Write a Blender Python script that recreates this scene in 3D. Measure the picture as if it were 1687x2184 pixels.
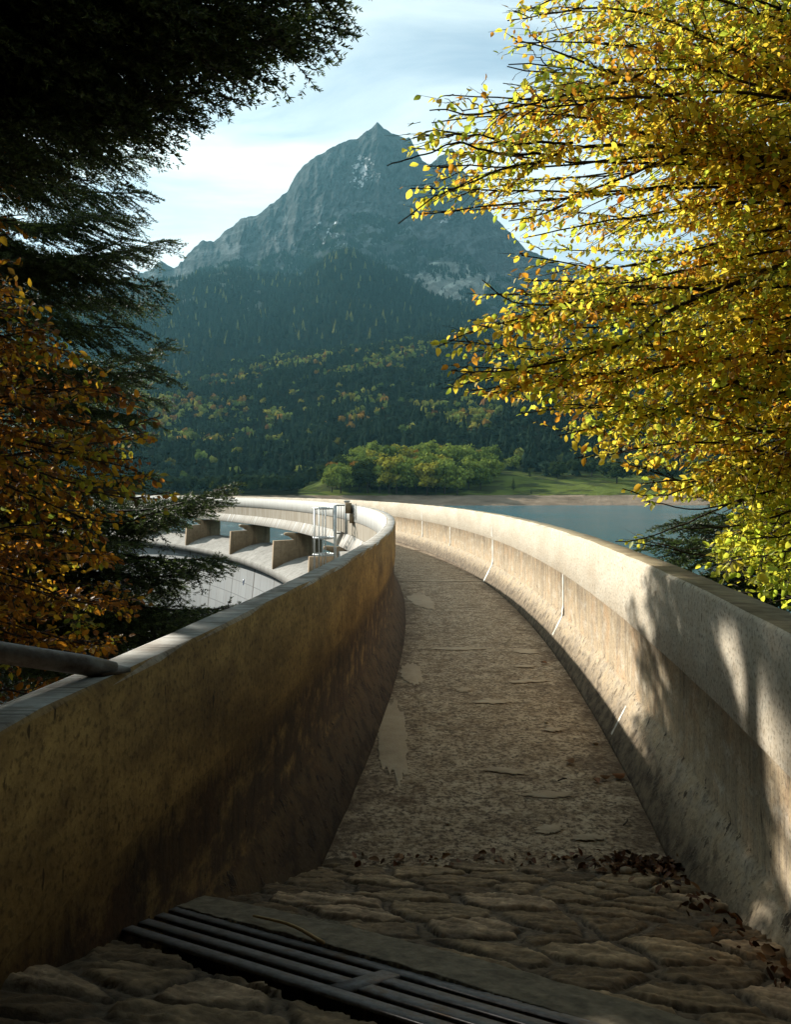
import bpy, math, random
import numpy as np
from mathutils import Vector, Matrix, noise as mnoise

# ------------------------------------------------------------------ camera, world, sun, exposure
for o in list(bpy.data.objects): bpy.data.objects.remove(o)
SC = bpy.context.scene
COL = SC.collection
EYE = 1.6; F = 1700.0; CX = 843.5; HZ = 1042.0      # eye height; pixel focal length used to turn sightings into directions
cam_d = bpy.data.cameras.new("camera"); cam = bpy.data.objects.new("camera", cam_d); COL.objects.link(cam)
cam.location = (0, 0, EYE); cam.rotation_euler = (math.radians(90), 0, 0)
cam_d.sensor_fit = 'HORIZONTAL'; cam_d.sensor_width = 36; cam_d.lens = 36 * F / 1687
cam_d.shift_y = -50 / 1687; cam_d.clip_start = .05; cam_d.clip_end = 20000
SC.camera = cam

PHI = math.radians(42); ELEV = math.radians(26)
SUN = Vector((-math.cos(PHI) * math.cos(ELEV), math.sin(PHI) * math.cos(ELEV), math.sin(ELEV)))
sd = bpy.data.lights.new("sun", 'SUN'); so = bpy.data.objects.new("sun", sd); COL.objects.link(so)
sd.energy = 5.0; sd.angle = math.radians(.55); sd.color = (1, .93, .82)
so.rotation_euler = SUN.to_track_quat('Z', 'Y').to_euler()

W = bpy.data.worlds.new("World"); SC.world = W; W.use_nodes = True
nt = W.node_tree; nt.nodes.clear()
def wn(t, **k):
    n = nt.nodes.new(t)
    for a, b in k.items(): setattr(n, a, b)
    return n
wout = wn('ShaderNodeOutputWorld'); bg = wn('ShaderNodeBackground'); sky = wn('ShaderNodeTexSky')
sky.sky_type = 'NISHITA'; sky.sun_disc = False; sky.sun_elevation = ELEV
sky.sun_rotation = math.atan2(SUN.x, SUN.y); sky.altitude = 1400; sky.air_density = 1.0; sky.dust_density = 1.2; sky.ozone_density = 1.6
tc = wn('ShaderNodeTexCoord'); sep = wn('ShaderNodeSeparateXYZ'); nt.links.new(tc.outputs['Generated'], sep.inputs[0])
# clouds on a plane above: direction / height
mz = wn('ShaderNodeMath', operation='MAXIMUM'); mz.inputs[1].default_value = .05; nt.links.new(sep.outputs[2], mz.inputs[0])
az = wn('ShaderNodeMath', operation='ADD'); az.inputs[1].default_value = .12; nt.links.new(mz.outputs[0], az.inputs[0])
dx = wn('ShaderNodeMath', operation='DIVIDE'); dy = wn('ShaderNodeMath', operation='DIVIDE')
nt.links.new(sep.outputs[0], dx.inputs[0]); nt.links.new(az.outputs[0], dx.inputs[1])
nt.links.new(sep.outputs[1], dy.inputs[0]); nt.links.new(az.outputs[0], dy.inputs[1])
cb = wn('ShaderNodeCombineXYZ'); nt.links.new(dx.outputs[0], cb.inputs[0]); nt.links.new(dy.outputs[0], cb.inputs[1])
mp = wn('ShaderNodeMapping'); mp.inputs['Scale'].default_value = (1.3, 3.0, 1); mp.inputs['Rotation'].default_value = (0, 0, -.45)
mp.inputs['Location'].default_value = (3.1, 1.2, 0)
nt.links.new(cb.outputs[0], mp.inputs[0])
n1 = wn('ShaderNodeTexNoise'); n1.inputs['Scale'].default_value = .9; n1.inputs['Detail'].default_value = 9; n1.inputs['Roughness'].default_value = .56; n1.inputs['Distortion'].default_value = .5
nt.links.new(mp.outputs[0], n1.inputs['Vector'])
cr = wn('ShaderNodeValToRGB'); cr.color_ramp.elements[0].position = .34; cr.color_ramp.elements[1].position = .62
cr.color_ramp.elements[0].color = (.28,) * 3 + (1,); cr.color_ramp.elements[1].color = (.95,) * 3 + (1,)
nt.links.new(n1.outputs['Fac'], cr.inputs[0])
# sheet of thin cloud towards the sun side (left), thinner to the right
cmx = wn('ShaderNodeMapRange'); cmx.inputs['From Min'].default_value = .55; cmx.inputs['From Max'].default_value = -.35
cmx.inputs['To Min'].default_value = .5; cmx.inputs['To Max'].default_value = 1.15
nt.links.new(sep.outputs[0], cmx.inputs['Value'])
mul = wn('ShaderNodeMath', operation='MULTIPLY', use_clamp=True); nt.links.new(cr.outputs[0], mul.inputs[0]); nt.links.new(cmx.outputs[0], mul.inputs[1])
tint = wn('ShaderNodeMix', data_type='RGBA', blend_type='MULTIPLY'); tint.inputs[0].default_value = 1
tint.inputs[7].default_value = (1.0, 1.08, .98, 1)
nt.links.new(sky.outputs[0], tint.inputs[6])
mixc = wn('ShaderNodeMix', data_type='RGBA'); nt.links.new(mul.outputs[0], mixc.inputs[0]); nt.links.new(tint.outputs[2], mixc.inputs[6])
mixc.inputs[7].default_value = (8.3, 9.2, 9.0, 1)
nt.links.new(mixc.outputs[2], bg.inputs[0]); bg.inputs[1].default_value = .075
nt.links.new(bg.outputs[0], wout.inputs[0])

SC.view_settings.view_transform = 'Standard'; SC.view_settings.look = 'None'; SC.view_settings.exposure = 1.0; SC.view_settings.gamma = 1
SC.cycles.use_denoising = True
SC.cycles.max_bounces = 8; SC.cycles.diffuse_bounces = 4; SC.cycles.volume_bounces = 0; SC.cycles.transmission_bounces = 4
SC.cycles.sample_clamp_indirect = 4

# ------------------------------------------------------------------ helpers
rng = np.random.default_rng(7); random.seed(7)
def tag(o, label=None, cat=None, group=None, kind=None):
    if label: o['label'] = label
    if cat: o['category'] = cat
    if group: o['group'] = group
    if kind: o['kind'] = kind
    return o
def empty(name, loc=(0, 0, 0), label=None, cat=None, group=None):
    o = bpy.data.objects.new(name, None); o.location = loc; COL.objects.link(o); o.empty_display_size = .2
    return tag(o, label, cat, group)
def link(name, me, mats, parent=None):
    o = bpy.data.objects.new(name, me); COL.objects.link(o)
    for m in (mats if isinstance(mats, (list, tuple)) else [mats]): me.materials.append(m)
    if parent is not None:
        o.parent = parent; o.matrix_parent_inverse = Matrix.Translation(-Vector(parent.location)) if parent.type == 'EMPTY' and any(parent.location) else Matrix()
    return o
def np_mesh(name, V, faces, col=None, uv=None, smooth=False, midx=None):
    """V (n,3); faces = list of int arrays (m,k)"""
    me = bpy.data.meshes.new(name); V = np.ascontiguousarray(V, dtype=np.float32)
    faces = [np.asarray(f, dtype=np.int32) for f in faces if len(f)]
    loops = np.concatenate([f.ravel() for f in faces]); tot = np.concatenate([np.full(len(f), f.shape[1], np.int32) for f in faces])
    start = np.concatenate([[0], np.cumsum(tot)[:-1]]).astype(np.int32)
    me.vertices.add(len(V)); me.vertices.foreach_set('co', V.ravel())
    me.loops.add(len(loops)); me.loops.foreach_set('vertex_index', loops)
    me.polygons.add(len(tot)); me.polygons.foreach_set('loop_start', start); me.polygons.foreach_set('loop_total', tot)
    if smooth: me.polygons.foreach_set('use_smooth', np.ones(len(tot), dtype=bool))
    if midx is not None: me.polygons.foreach_set('material_index', np.asarray(midx, np.int32))
    if col is not None:
        a = me.color_attributes.new('tint', 'FLOAT_COLOR', 'POINT')
        c = np.ones((len(V), 4), np.float32); c[:, :3] = col; a.data.foreach_set('color', c.ravel())
    if uv is not None:
        u = me.uv_layers.new(name='uv'); u.data.foreach_set('uv', np.asarray(uv, np.float32)[loops].ravel())
    me.update(calc_edges=True); me.validate()
    return me
class MB:
    """collects simple solids into one mesh"""
    def __init__(s): s.V = []; s.Fq = {}; s.n = 0
    def add(s, V, faces):
        V = np.asarray(V, float); s.V.append(V)
        for f in faces:
            f = [i + s.n for i in f]; s.Fq.setdefault(len(f), []).append(f)
        s.n += len(V)
    def box(s, c, d, rot=0, ax=None):
        V = np.array([[x, y, z] for x in (-.5, .5) for y in (-.5, .5) for z in (-.5, .5)]) * d
        if ax is not None: V = V @ np.array(ax)           # rows = local axes
        else:
            ca, sa = math.cos(rot), math.sin(rot); V = V @ np.array([[ca, sa, 0], [-sa, ca, 0], [0, 0, 1]])
        s.add(V + c, [(0, 1, 3, 2), (4, 6, 7, 5), (0, 4, 5, 1), (2, 3, 7, 6), (0, 2, 6, 4), (1, 5, 7, 3)])
    def tube(s, P, r, n=8, cap=True):
        V, Fs = tube(P, r, n); s.add(V, [tuple(f) for f in Fs])
        if cap:
            k = len(V); s.Fq.setdefault(n, []).append([s.n - k + i for i in range(n)][::-1]); s.Fq[n].append([s.n - n + i for i in range(n)])
    def build(s, name, mat, parent=None, smooth=False):
        me = np_mesh(name, np.concatenate(s.V), [np.array(v) for v in s.Fq.values()], smooth=smooth)
        return link(name, me, mat, parent)
def tube(P, r, n=6):
    P = np.asarray(P, float); m = len(P); r = np.broadcast_to(np.asarray(r, float), (m,))
    T = np.gradient(P, axis=0); T /= np.linalg.norm(T, axis=1)[:, None] + 1e-9
    up = np.array([0, 0, 1.]); A = np.cross(T, up); bad = np.linalg.norm(A, axis=1) < .05; A[bad] = np.cross(T[bad], [0, 1., 0])
    A /= np.linalg.norm(A, axis=1)[:, None]; B = np.cross(T, A)
    a = np.arange(n) * 2 * math.pi / n
    V = P[:, None] + r[:, None, None] * (np.cos(a)[None, :, None] * A[:, None] + np.sin(a)[None, :, None] * B[:, None])
    i = np.arange(m - 1)[:, None] * n; j = np.arange(n)[None]; j2 = (j + 1) % n
    Fs = np.stack([i + j, i + j2, i + n + j2, i + n + j], -1).reshape(-1, 4)
    return V.reshape(-1, 3), Fs
class Acc:
    """numpy accumulator with colour"""
    def __init__(s): s.V = []; s.C = []; s.F = {}; s.n = 0
    def add(s, V, Fs, col):
        s.V.append(np.asarray(V, np.float32)); c = np.empty((len(V), 3), np.float32); c[:] = col; s.C.append(c)
        s.F.setdefault(Fs.shape[1], []).append(Fs + s.n); s.n += len(V)
    def mesh(s, name, smooth=False):
        return np_mesh(name, np.concatenate(s.V), [np.concatenate(f) for f in s.F.values()], col=np.concatenate(s.C), smooth=smooth)
def pt(px, py, D):        # a sighting at full-frame pixel (px,py) and depth D
    return np.array([(px - CX) / F * D, D, EYE - (py - HZ) / F * D])
def smooth_poly(P, n):
    P = np.asarray(P, float)
    if len(P) < 3:
        t = np.linspace(0, 1, n)[:, None]; return P[0] * (1 - t) + P[-1] * t
    d = np.r_[0, np.cumsum(np.linalg.norm(np.diff(P, axis=0), axis=1))]; d /= d[-1]
    Q = np.vstack([2 * P[0] - P[1], P, 2 * P[-1] - P[-2]]); out = []
    for t in np.linspace(0, 1, n):
        k = min(np.searchsorted(d, t, side='right') - 1, len(P) - 2); k = max(k, 0)
        u = (t - d[k]) / (d[k + 1] - d[k]); a, b, c, e = Q[k], Q[k + 1], Q[k + 2], Q[k + 3]
        out.append(.5 * ((2 * b) + (-a + c) * u + (2 * a - 5 * b + 4 * c - e) * u * u + (-a + 3 * b - 3 * c + e) * u ** 3))
    return np.array(out)
# vectorised value noise
_perm = np.random.default_rng(3).random((256, 256)).astype(np.float32)
def vnoise(x, y):
    xi = np.floor(x).astype(int); yi = np.floor(y).astype(int); fx = x - xi; fy = y - yi
    fx = fx * fx * (3 - 2 * fx); fy = fy * fy * (3 - 2 * fy)
    g = lambda a, b: _perm[a & 255, b & 255]
    return (g(xi, yi) * (1 - fx) + g(xi + 1, yi) * fx) * (1 - fy) + (g(xi, yi + 1) * (1 - fx) + g(xi + 1, yi + 1) * fx) * fy
def fbm(x, y, o=5, gain=.5):
    s = 0; a = 1; t = 0
    for k in range(o): s = s + a * vnoise(x * 2 ** k + 17.3 * k, y * 2 ** k + 5.1 * k); t += a; a *= gain
    return s / t
def ridged(x, y, o=5, gain=.5):
    s = 0; a = 1; t = 0
    for k in range(o): s = s + a * (1 - abs(2 * vnoise(x * 2 ** k + 9.7 * k, y * 2 ** k + 3.3 * k) - 1)); t += a; a *= gain
    return s / t

# ------------------------------------------------------------------ materials
class NT:
    def __init__(s, name):
        s.m = bpy.data.materials.new(name); s.m.use_nodes = True; s.t = s.m.node_tree; s.t.nodes.clear()
        s.out = s.t.nodes.new('ShaderNodeOutputMaterial')
    def n(s, t, ins=None, **k):
        n = s.t.nodes.new(t)
        for a, b in k.items(): setattr(n, a, b)
        for a, b in (ins or {}).items(): s.set(n, a, b)
        return n
    def set(s, n, a, b):
        if isinstance(b, bpy.types.NodeSocket): s.t.links.new(b, n.inputs[a])
        elif isinstance(b, bpy.types.Node): s.t.links.new(b.outputs[0], n.inputs[a])
        else: n.inputs[a].default_value = b
    def noise(s, vec, scale, detail=5, rough=.55, dist=0):
        return s.n('ShaderNodeTexNoise', {'Vector': vec, 'Scale': scale, 'Detail': detail, 'Roughness': rough, 'Distortion': dist}).outputs['Fac']
    def ramp(s, fac, *st):
        r = s.n('ShaderNodeValToRGB', {0: fac}); e = r.color_ramp.elements
        while len(e) < len(st): e.new(.5)
        for k, (p, c) in enumerate(st):
            e[k].position = p; e[k].color = (c, c, c, 1) if isinstance(c, (int, float)) else tuple(c) + (1,)
        return r.outputs[0]
    def mix(s, f, a, b, mode='MIX'):
        m = s.n('ShaderNodeMix', data_type='RGBA', blend_type=mode); s.set(m, 0, f)
        for i, v in ((6, a), (7, b)): s.set(m, i, tuple(v) + (1,) if isinstance(v, (tuple, list)) and len(v) == 3 else v)
        return m.outputs[2]
    def math(s, op, a, b=0., clamp=False):
        m = s.n('ShaderNodeMath', operation=op, use_clamp=clamp); s.set(m, 0, a); s.set(m, 1, b); return m.outputs[0]
    def mapv(s, vec, sc=(1, 1, 1), loc=(0, 0, 0)):
        return s.n('ShaderNodeMapping', {'Vector': vec, 'Scale': sc, 'Location': loc}).outputs[0]
    def bump(s, h, st=.5, dist=.02):
        return s.n('ShaderNodeBump', {'Height': h, 'Strength': st, 'Distance': dist}).outputs[0]
    def bsdf(s, col, rough=.85, normal=None, **k):
        b = s.n('ShaderNodeBsdfPrincipled'); s.set(b, 'Base Color', tuple(col) + (1,) if isinstance(col, (tuple, list)) else col); s.set(b, 'Roughness', rough)
        b.inputs['Specular IOR Level'].default_value = .3
        for a, v in k.items(): s.set(b, a, v)
        if normal is not None: s.set(b, 'Normal', normal)
        s.t.links.new(b.outputs[0], s.out.inputs[0]); return s.m
def m_concrete(name, c1, c2, stain, bump=.5, boards=0, lichen=None):
    """weathered concrete, object-space"""
    t = NT(name); co = t.n('ShaderNodeTexCoord').outputs['Object']
    a = t.noise(co, 1.3, 6, .6); b = t.noise(co, 9, 6, .65); v = t.noise(t.mapv(co, (2.2, 2.2, .25)), 3, 5, .6)
    c = t.mix(t.ramp(a, (.35, 0), (.7, 1)), c1, c2)
    c = t.mix(t.ramp(v, (.52, 0), (.75, .75)), c, stain)
    c = t.mix(t.ramp(b, (.3, .75), (.6, 1)), (.0, .0, .0), c, 'MIX') if False else t.mix(t.ramp(b, (.35, .35), (.6, 0)), c, stain)
    if lichen: c = t.mix(t.ramp(t.noise(co, 22, 4, .6), (.6, 0), (.72, .7)), c, lichen)
    fine = t.noise(co, 60, 4, .6)
    return t.bsdf(c, .9, t.bump(t.math('ADD', b, t.math('MULTIPLY', fine, .4)), bump, .02))
def m_parapet(name, pale, pale2, low1, low2, dark, edge=.74, wob=.0, capcol=None, cap2=None, foc=(.06, .042, .026)):
    """parapet inner and outer faces; uv = (metres along, height in metres)"""
    t = NT(name); uv = t.n('ShaderNodeUVMap', uv_map='uv').outputs[0]
    s = t.n('ShaderNodeSeparateXYZ', {0: uv}); U, Z = s.outputs[0], s.outputs[1]
    big = t.noise(t.mapv(uv, (.5, 1.1, 1)), 2.2, 6, .6); med = t.noise(t.mapv(uv, (2, 2.6, 1)), 3, 7, .65)
    streak = t.noise(t.mapv(uv, (14, .9, 1)), 1.1, 5, .62); streak2 = t.noise(t.mapv(uv, (32, 2.2, 1), (4, 2, 0)), 1.1, 4, .6)
    fine = t.noise(t.mapv(uv, (60, 50, 1)), 1, 4, .6); speck = t.noise(t.mapv(uv, (15, 11, 1)), 1, 5, .62)
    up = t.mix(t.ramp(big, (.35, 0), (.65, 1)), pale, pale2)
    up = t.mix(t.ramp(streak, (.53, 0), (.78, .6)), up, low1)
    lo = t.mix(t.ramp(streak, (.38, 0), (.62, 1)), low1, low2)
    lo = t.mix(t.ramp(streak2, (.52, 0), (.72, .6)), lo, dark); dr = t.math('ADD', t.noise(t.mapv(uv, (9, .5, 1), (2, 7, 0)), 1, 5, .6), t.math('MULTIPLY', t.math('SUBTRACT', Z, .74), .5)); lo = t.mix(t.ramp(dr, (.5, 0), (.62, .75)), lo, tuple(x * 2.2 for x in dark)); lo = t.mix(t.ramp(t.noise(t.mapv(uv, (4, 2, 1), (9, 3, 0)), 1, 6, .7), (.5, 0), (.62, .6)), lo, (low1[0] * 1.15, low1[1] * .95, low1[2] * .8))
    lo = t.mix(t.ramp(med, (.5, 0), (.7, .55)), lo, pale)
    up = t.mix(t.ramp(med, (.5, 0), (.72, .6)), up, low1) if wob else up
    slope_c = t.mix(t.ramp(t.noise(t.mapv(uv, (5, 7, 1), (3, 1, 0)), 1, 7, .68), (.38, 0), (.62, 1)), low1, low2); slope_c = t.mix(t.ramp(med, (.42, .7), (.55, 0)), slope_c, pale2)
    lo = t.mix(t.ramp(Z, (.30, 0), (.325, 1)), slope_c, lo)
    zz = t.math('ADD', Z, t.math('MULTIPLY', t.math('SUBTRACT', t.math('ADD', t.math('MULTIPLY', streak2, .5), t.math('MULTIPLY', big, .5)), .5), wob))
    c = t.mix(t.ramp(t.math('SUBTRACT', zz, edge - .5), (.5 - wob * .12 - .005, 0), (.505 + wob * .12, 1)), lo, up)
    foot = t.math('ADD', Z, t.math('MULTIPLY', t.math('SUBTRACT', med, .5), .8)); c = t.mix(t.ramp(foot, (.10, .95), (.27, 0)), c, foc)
    # dark moss and holes growing denser towards the foot
    sp2 = t.noise(t.mapv(uv, (26, 9, 1), (5, 5, 0)), 1, 2, .5); c = t.mix(t.ramp(sp2, (.69, 0), (.72, .8)), c, dark)
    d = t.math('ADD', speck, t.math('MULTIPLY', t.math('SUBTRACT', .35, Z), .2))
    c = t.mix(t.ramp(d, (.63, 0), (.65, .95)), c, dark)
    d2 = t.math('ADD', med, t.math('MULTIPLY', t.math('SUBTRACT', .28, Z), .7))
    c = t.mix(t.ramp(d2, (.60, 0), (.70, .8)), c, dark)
    if capcol:
        co = t.n('ShaderNodeTexCoord').outputs['Object']
        cn = t.noise(co, 7, 6, .65); cc = t.mix(t.ramp(cn, (.38, 0), (.62, 1)), capcol, cap2)
        g = t.n('ShaderNodeNewGeometry'); gz = t.n('ShaderNodeSeparateXYZ', {0: g.outputs['True Normal']}).outputs[2]
        c = t.mix(t.math('MULTIPLY', t.ramp(gz, (.6, 0), (.8, 1)), t.math('GREATER_THAN', Z, 1.1)), c, cc)
    c = t.mix(t.ramp(fine, (.34, .6), (.5, 0)), c, dark); c = t.mix(t.ramp(t.noise(t.mapv(uv, (11, 11, 1)), 1, 8, .75), (.4, .35), (.6, 0)), c, low1)
    h = t.math('ADD', t.math('MULTIPLY', fine, .25), t.math('ADD', med, t.math('MULTIPLY', t.ramp(d, (.6, 1), (.68, 0)), .6)))
    return t.bsdf(c, .9, t.bump(h, .55, .015))
def m_attr(name, rough=.9, bumpscale=None, bst=.5, bdist=.05, var=.25, translucent=0, spec=.2, nscale=3):
    t = NT(name); a = t.n('ShaderNodeAttribute', attribute_name='tint').outputs['Color']
    co = t.n('ShaderNodeTexCoord').outputs['Object']
    if var: a = t.mix(t.ramp(t.noise(co, nscale, 5, .6), (.3, 1 - var), (.7, 1 + 0 * var)), (0, 0, 0), a) if False else t.mix(1., a, t.ramp(t.noise(co, nscale, 5, .6), (.3, 1 - var), (.7, 1)), 'MULTIPLY')
    nor = t.bump(t.noise(co, bumpscale, 6, .6), bst, bdist) if bumpscale else None
    if translucent:
        d = t.n('ShaderNodeBsdfPrincipled'); t.set(d, 'Base Color', a); d.inputs['Roughness'].default_value = rough; d.inputs['Specular IOR Level'].default_value = spec
        tr = t.n('ShaderNodeBsdfTranslucent'); hs = t.n('ShaderNodeHueSaturation', {'Saturation': 1.02, 'Value': 1.65, 'Color': a}); t.set(tr, 'Color', hs)
        mx = t.n('ShaderNodeMixShader', {0: translucent}); t.set(mx, 1, d); t.set(mx, 2, tr)
        t.t.links.new(mx.outputs[0], t.out.inputs[0]); return t.m
    m_ = t.bsdf(a, rough, nor); m_.node_tree.nodes['Principled BSDF'].inputs['Specular IOR Level'].default_value = .0 if nscale < .2 else .2; return m_
def m_metal(name, c, rough=.45, metallic=.8, rust=0.0):
    t = NT(name); co = t.n('ShaderNodeTexCoord').outputs['Object']; n = t.noise(co, 30, 5, .65)
    col = t.mix(t.ramp(n, (.45, 0), (.7, 1)), c, tuple(x * .6 for x in c))
    if rust: col = t.mix(t.ramp(t.noise(co, 14, 6, .7), (.55, 0), (.65, rust)), col, (.11, .045, .02))
    return t.bsdf(col, rough, t.bump(n, .3, .003), Metallic=metallic)

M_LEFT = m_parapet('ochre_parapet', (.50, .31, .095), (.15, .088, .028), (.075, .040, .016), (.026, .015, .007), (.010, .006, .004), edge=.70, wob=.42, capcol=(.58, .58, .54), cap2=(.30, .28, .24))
M_RIGHT = m_parapet('pale_parapet', (.66, .62, .52), (.52, .465, .37), (.46, .36, .23), (.27, .225, .165), (.05, .038, .026), edge=.74, wob=.0, capcol=(.30, .255, .15), cap2=(.13, .10, .055))
M_CONC = m_concrete('pale_concrete', (.58, .56, .50), (.44, .41, .35), (.24, .20, .14))
M_PIER = m_concrete('stained_concrete', (.36, .27, .17), (.26, .19, .115), (.10, .07, .045))
M_OGEE = m_concrete('weathered_concrete', (.33, .325, .30), (.22, .215, .195), (.09, .082, .07))
M_STEEL = m_metal('galvanised_steel', (.55, .58, .58), .4, .7)
M_DSTEEL = m_metal('dark_steel', (.16, .17, .16), .5, .6, .3)
M_BARK = m_concrete('bark', (.06, .045, .032), (.035, .027, .02), (.015, .012, .01), 1)
M_LEAF = m_attr('beech_leaf', .5, var=.25, translucent=.68, spec=.35, nscale=25)
M_NEEDLE = m_attr('fir_needle', .55, var=.0, translucent=.22, spec=.3)
M_FAR = m_attr('far_foliage', 1, var=.45, nscale=.35, translucent=.12, spec=0)
M_TERR = m_attr('terrain', .95, bumpscale=.35, bst=.8, bdist=1.2, var=.45, nscale=.09)

# ------------------------------------------------------------------ the dam: circle that its crest follows
CC = np.array([-56.3, 10.4]); RL = 56.3; RR = 58.03
def ring(R, th, z): return np.array([CC[0] + R * math.cos(th), CC[1] + R * math.sin(th), z])
def sweep(name, prof, th0, th1, mat, parent=None, step=.5, closed=True, smooth=False, ends=True, jit=0):
    """prof: [(R, z)] swept round the dam's centre; uv = (metres along, z)"""
    n = max(2, int(abs(th1 - th0) / step) + 1); th = np.radians(np.linspace(th0, th1, n)); P = np.array(prof, float)
    m = len(P); R = np.broadcast_to(P[:, 0], (n, m)).copy(); z = np.broadcast_to(P[:, 1], (n, m)).copy()
    if jit:
        for k in range(m): z[:, k] += (vnoise(th * 400, th * 0 + k * 3.1) - .5) * jit; R[:, k] += (vnoise(th * 300, th * 0 + 9 + k * 2.1) - .5) * jit
    V = np.stack([CC[0] + R * np.cos(th)[:, None], CC[1] + R * np.sin(th)[:, None], z], -1)
    uv = np.stack([np.broadcast_to((th * 57)[:, None], (n, m)), z], -1)
    mm = m if closed else m - 1
    i = np.arange(n - 1)[:, None] * m; j = np.arange(mm)[None]; j2 = (j + 1) % m
    Fs = np.stack([i + j, i + j2, i + m + j2, i + m + j], -1).reshape(-1, 4)
    faces = [Fs]
    if closed and ends: faces.append(np.array([list(range(m))[::-1], [(n - 1) * m + k for k in range(m)]]))
    me = np_mesh(name, V.reshape(-1, 3), faces, uv=uv.reshape(-1, 2), smooth=smooth)
    return link(name, me, mat, parent)
TH0, TH1 = -17, 92
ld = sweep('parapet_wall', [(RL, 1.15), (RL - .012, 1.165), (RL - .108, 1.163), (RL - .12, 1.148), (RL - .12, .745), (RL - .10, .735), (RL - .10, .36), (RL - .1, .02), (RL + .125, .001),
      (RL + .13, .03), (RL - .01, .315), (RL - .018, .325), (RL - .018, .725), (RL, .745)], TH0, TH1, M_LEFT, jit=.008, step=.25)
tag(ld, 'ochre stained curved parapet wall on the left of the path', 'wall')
rd = sweep('parapet_wall', [(RR, 1.145), (RR, .745), (RR + .015, .728), (RR + .018, .325), (RR + .008, .315), (RR - .135, .03), (RR - .14, .001), (RR + .17, .001), (RR + .17, .6),
      (RR + .17, 1.145), (RR + .155, 1.163), (RR + .012, 1.165)], TH0, TH1, M_RIGHT, jit=.008, step=.25)
tag(rd, 'sunlit pale curved parapet wall on the lake side of the path', 'wall')
# white mortar joints running down the lake-side wall
m_mort = m_concrete('mortar', (.68, .67, .61), (.60, .58, .52), (.4, .37, .3))
def joint(th, wd, z0, z1, lean=0, rt=.004):
    zs = np.linspace(z1, z0, 14); V = []
    for k, z in enumerate(zs):
        R = RR - rt if z > .745 else (RR + .015 - rt if z > .36 else (RR + .005 - rt if z > .315 else RR + .008 - .143 * (.315 - z) / .285 - rt))
        w = wd * (1 + .25 * math.sin(k * 2.1 + th * 9)) / 57; t0 = math.radians(th) + lean * (z1 - z) / 57
        V += [ring(R, t0 - w / 2, z), ring(R, t0 + w / 2, z)]
    Fs = [(2 * k, 2 * k + 1, 2 * k + 3, 2 * k + 2) for k in range(len(zs) - 1)]
    return np_mesh('mortar_joint', np.array(V), [np.array(Fs)])
for th, wd, z0, z1 in ((3.15, .11, .02, .95), (-2.3, .07, .12, .74), (7.6, .08, .3, .74), (10.8, .09, .3, 1.0), (15.6, .12, .05, 1.0), (-5.35, .03, .06, .24), (20, .1, .05, .95), (26, .1, .05, .95)):
    link('mortar_joint', joint(th, wd, z0, z1), m_mort, rd)

# walkway
t = NT('path_surface'); uv = t.n('ShaderNodeTexCoord').outputs['Object']
a_ = t.noise(uv, .9, 6, .6); b_ = t.noise(uv, 6, 8, .7); c_ = t.noise(uv, 45, 5, .65); d_ = t.noise(t.mapv(uv, (1, 1, 1), (7, 3, 0)), 2.3, 7, .68, .6)
c = t.mix(t.ramp(a_, (.35, 0), (.65, 1)), (.50, .40, .28), (.41, .32, .215))
c = t.mix(t.ramp(b_, (.42, 0), (.62, .85)), c, (.22, .15, .085))
c = t.mix(t.ramp(d_, (.56, 0), (.66, .75)), c, (.11, .07, .04))
c = t.mix(t.ramp(c_, (.40, .9), (.52, 0)), c, (.06, .04, .025)); e_ = t.noise(uv, 18, 8, .78); c = t.mix(t.ramp(e_, (.38, .85), (.5, 0)), c, (.12, .08, .045)); c = t.mix(t.ramp(e_, (.56, 0), (.68, .5)), c, (.55, .44, .31))
c = t.mix(t.ramp(c_, (.58, 0), (.68, .6)), c, (.55, .47, .35))
vor = t.n('ShaderNodeTexVoronoi', {'Vector': t.mapv(uv, (1, 1, 1)), 'Scale': 1.1}, feature='DISTANCE_TO_EDGE').outputs[0]

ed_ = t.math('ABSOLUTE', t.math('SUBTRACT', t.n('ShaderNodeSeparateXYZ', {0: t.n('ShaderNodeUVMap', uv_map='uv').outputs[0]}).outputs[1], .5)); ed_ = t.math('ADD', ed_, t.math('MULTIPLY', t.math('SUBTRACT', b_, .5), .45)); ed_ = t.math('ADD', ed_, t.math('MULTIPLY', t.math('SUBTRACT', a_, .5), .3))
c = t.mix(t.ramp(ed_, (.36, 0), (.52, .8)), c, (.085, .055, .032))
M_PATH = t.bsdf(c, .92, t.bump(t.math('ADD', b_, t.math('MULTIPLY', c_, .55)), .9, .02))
n = 400; th = np.radians(np.linspace(-7.6, 92, n)); ms = 18; R = np.linspace(RL + .08, RR - .11, ms)
V = np.stack([CC[0] + R[None] * np.cos(th)[:, None], CC[1] + R[None] * np.sin(th)[:, None], .004 + .012 * fbm(R[None] * 3 + 0 * th[:, None], th[:, None] * 57 * 1.5)], -1)
i = np.arange(n - 1)[:, None] * ms; j = np.arange(ms - 1)[None]
UVp = np.stack([np.broadcast_to((th * 57)[:, None], (n, ms)), np.broadcast_to(np.linspace(0, 1, ms)[None], (n, ms))], -1).reshape(-1, 2)
path = link('path', np_mesh('path', V.reshape(-1, 3), [np.stack([i + j, i + j + 1, i + ms + j + 1, i + ms + j], -1).reshape(-1, 4)], smooth=True, uv=UVp), M_PATH)
tag(path, 'worn concrete footpath curving along the top of the dam', None, kind='structure')
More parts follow.
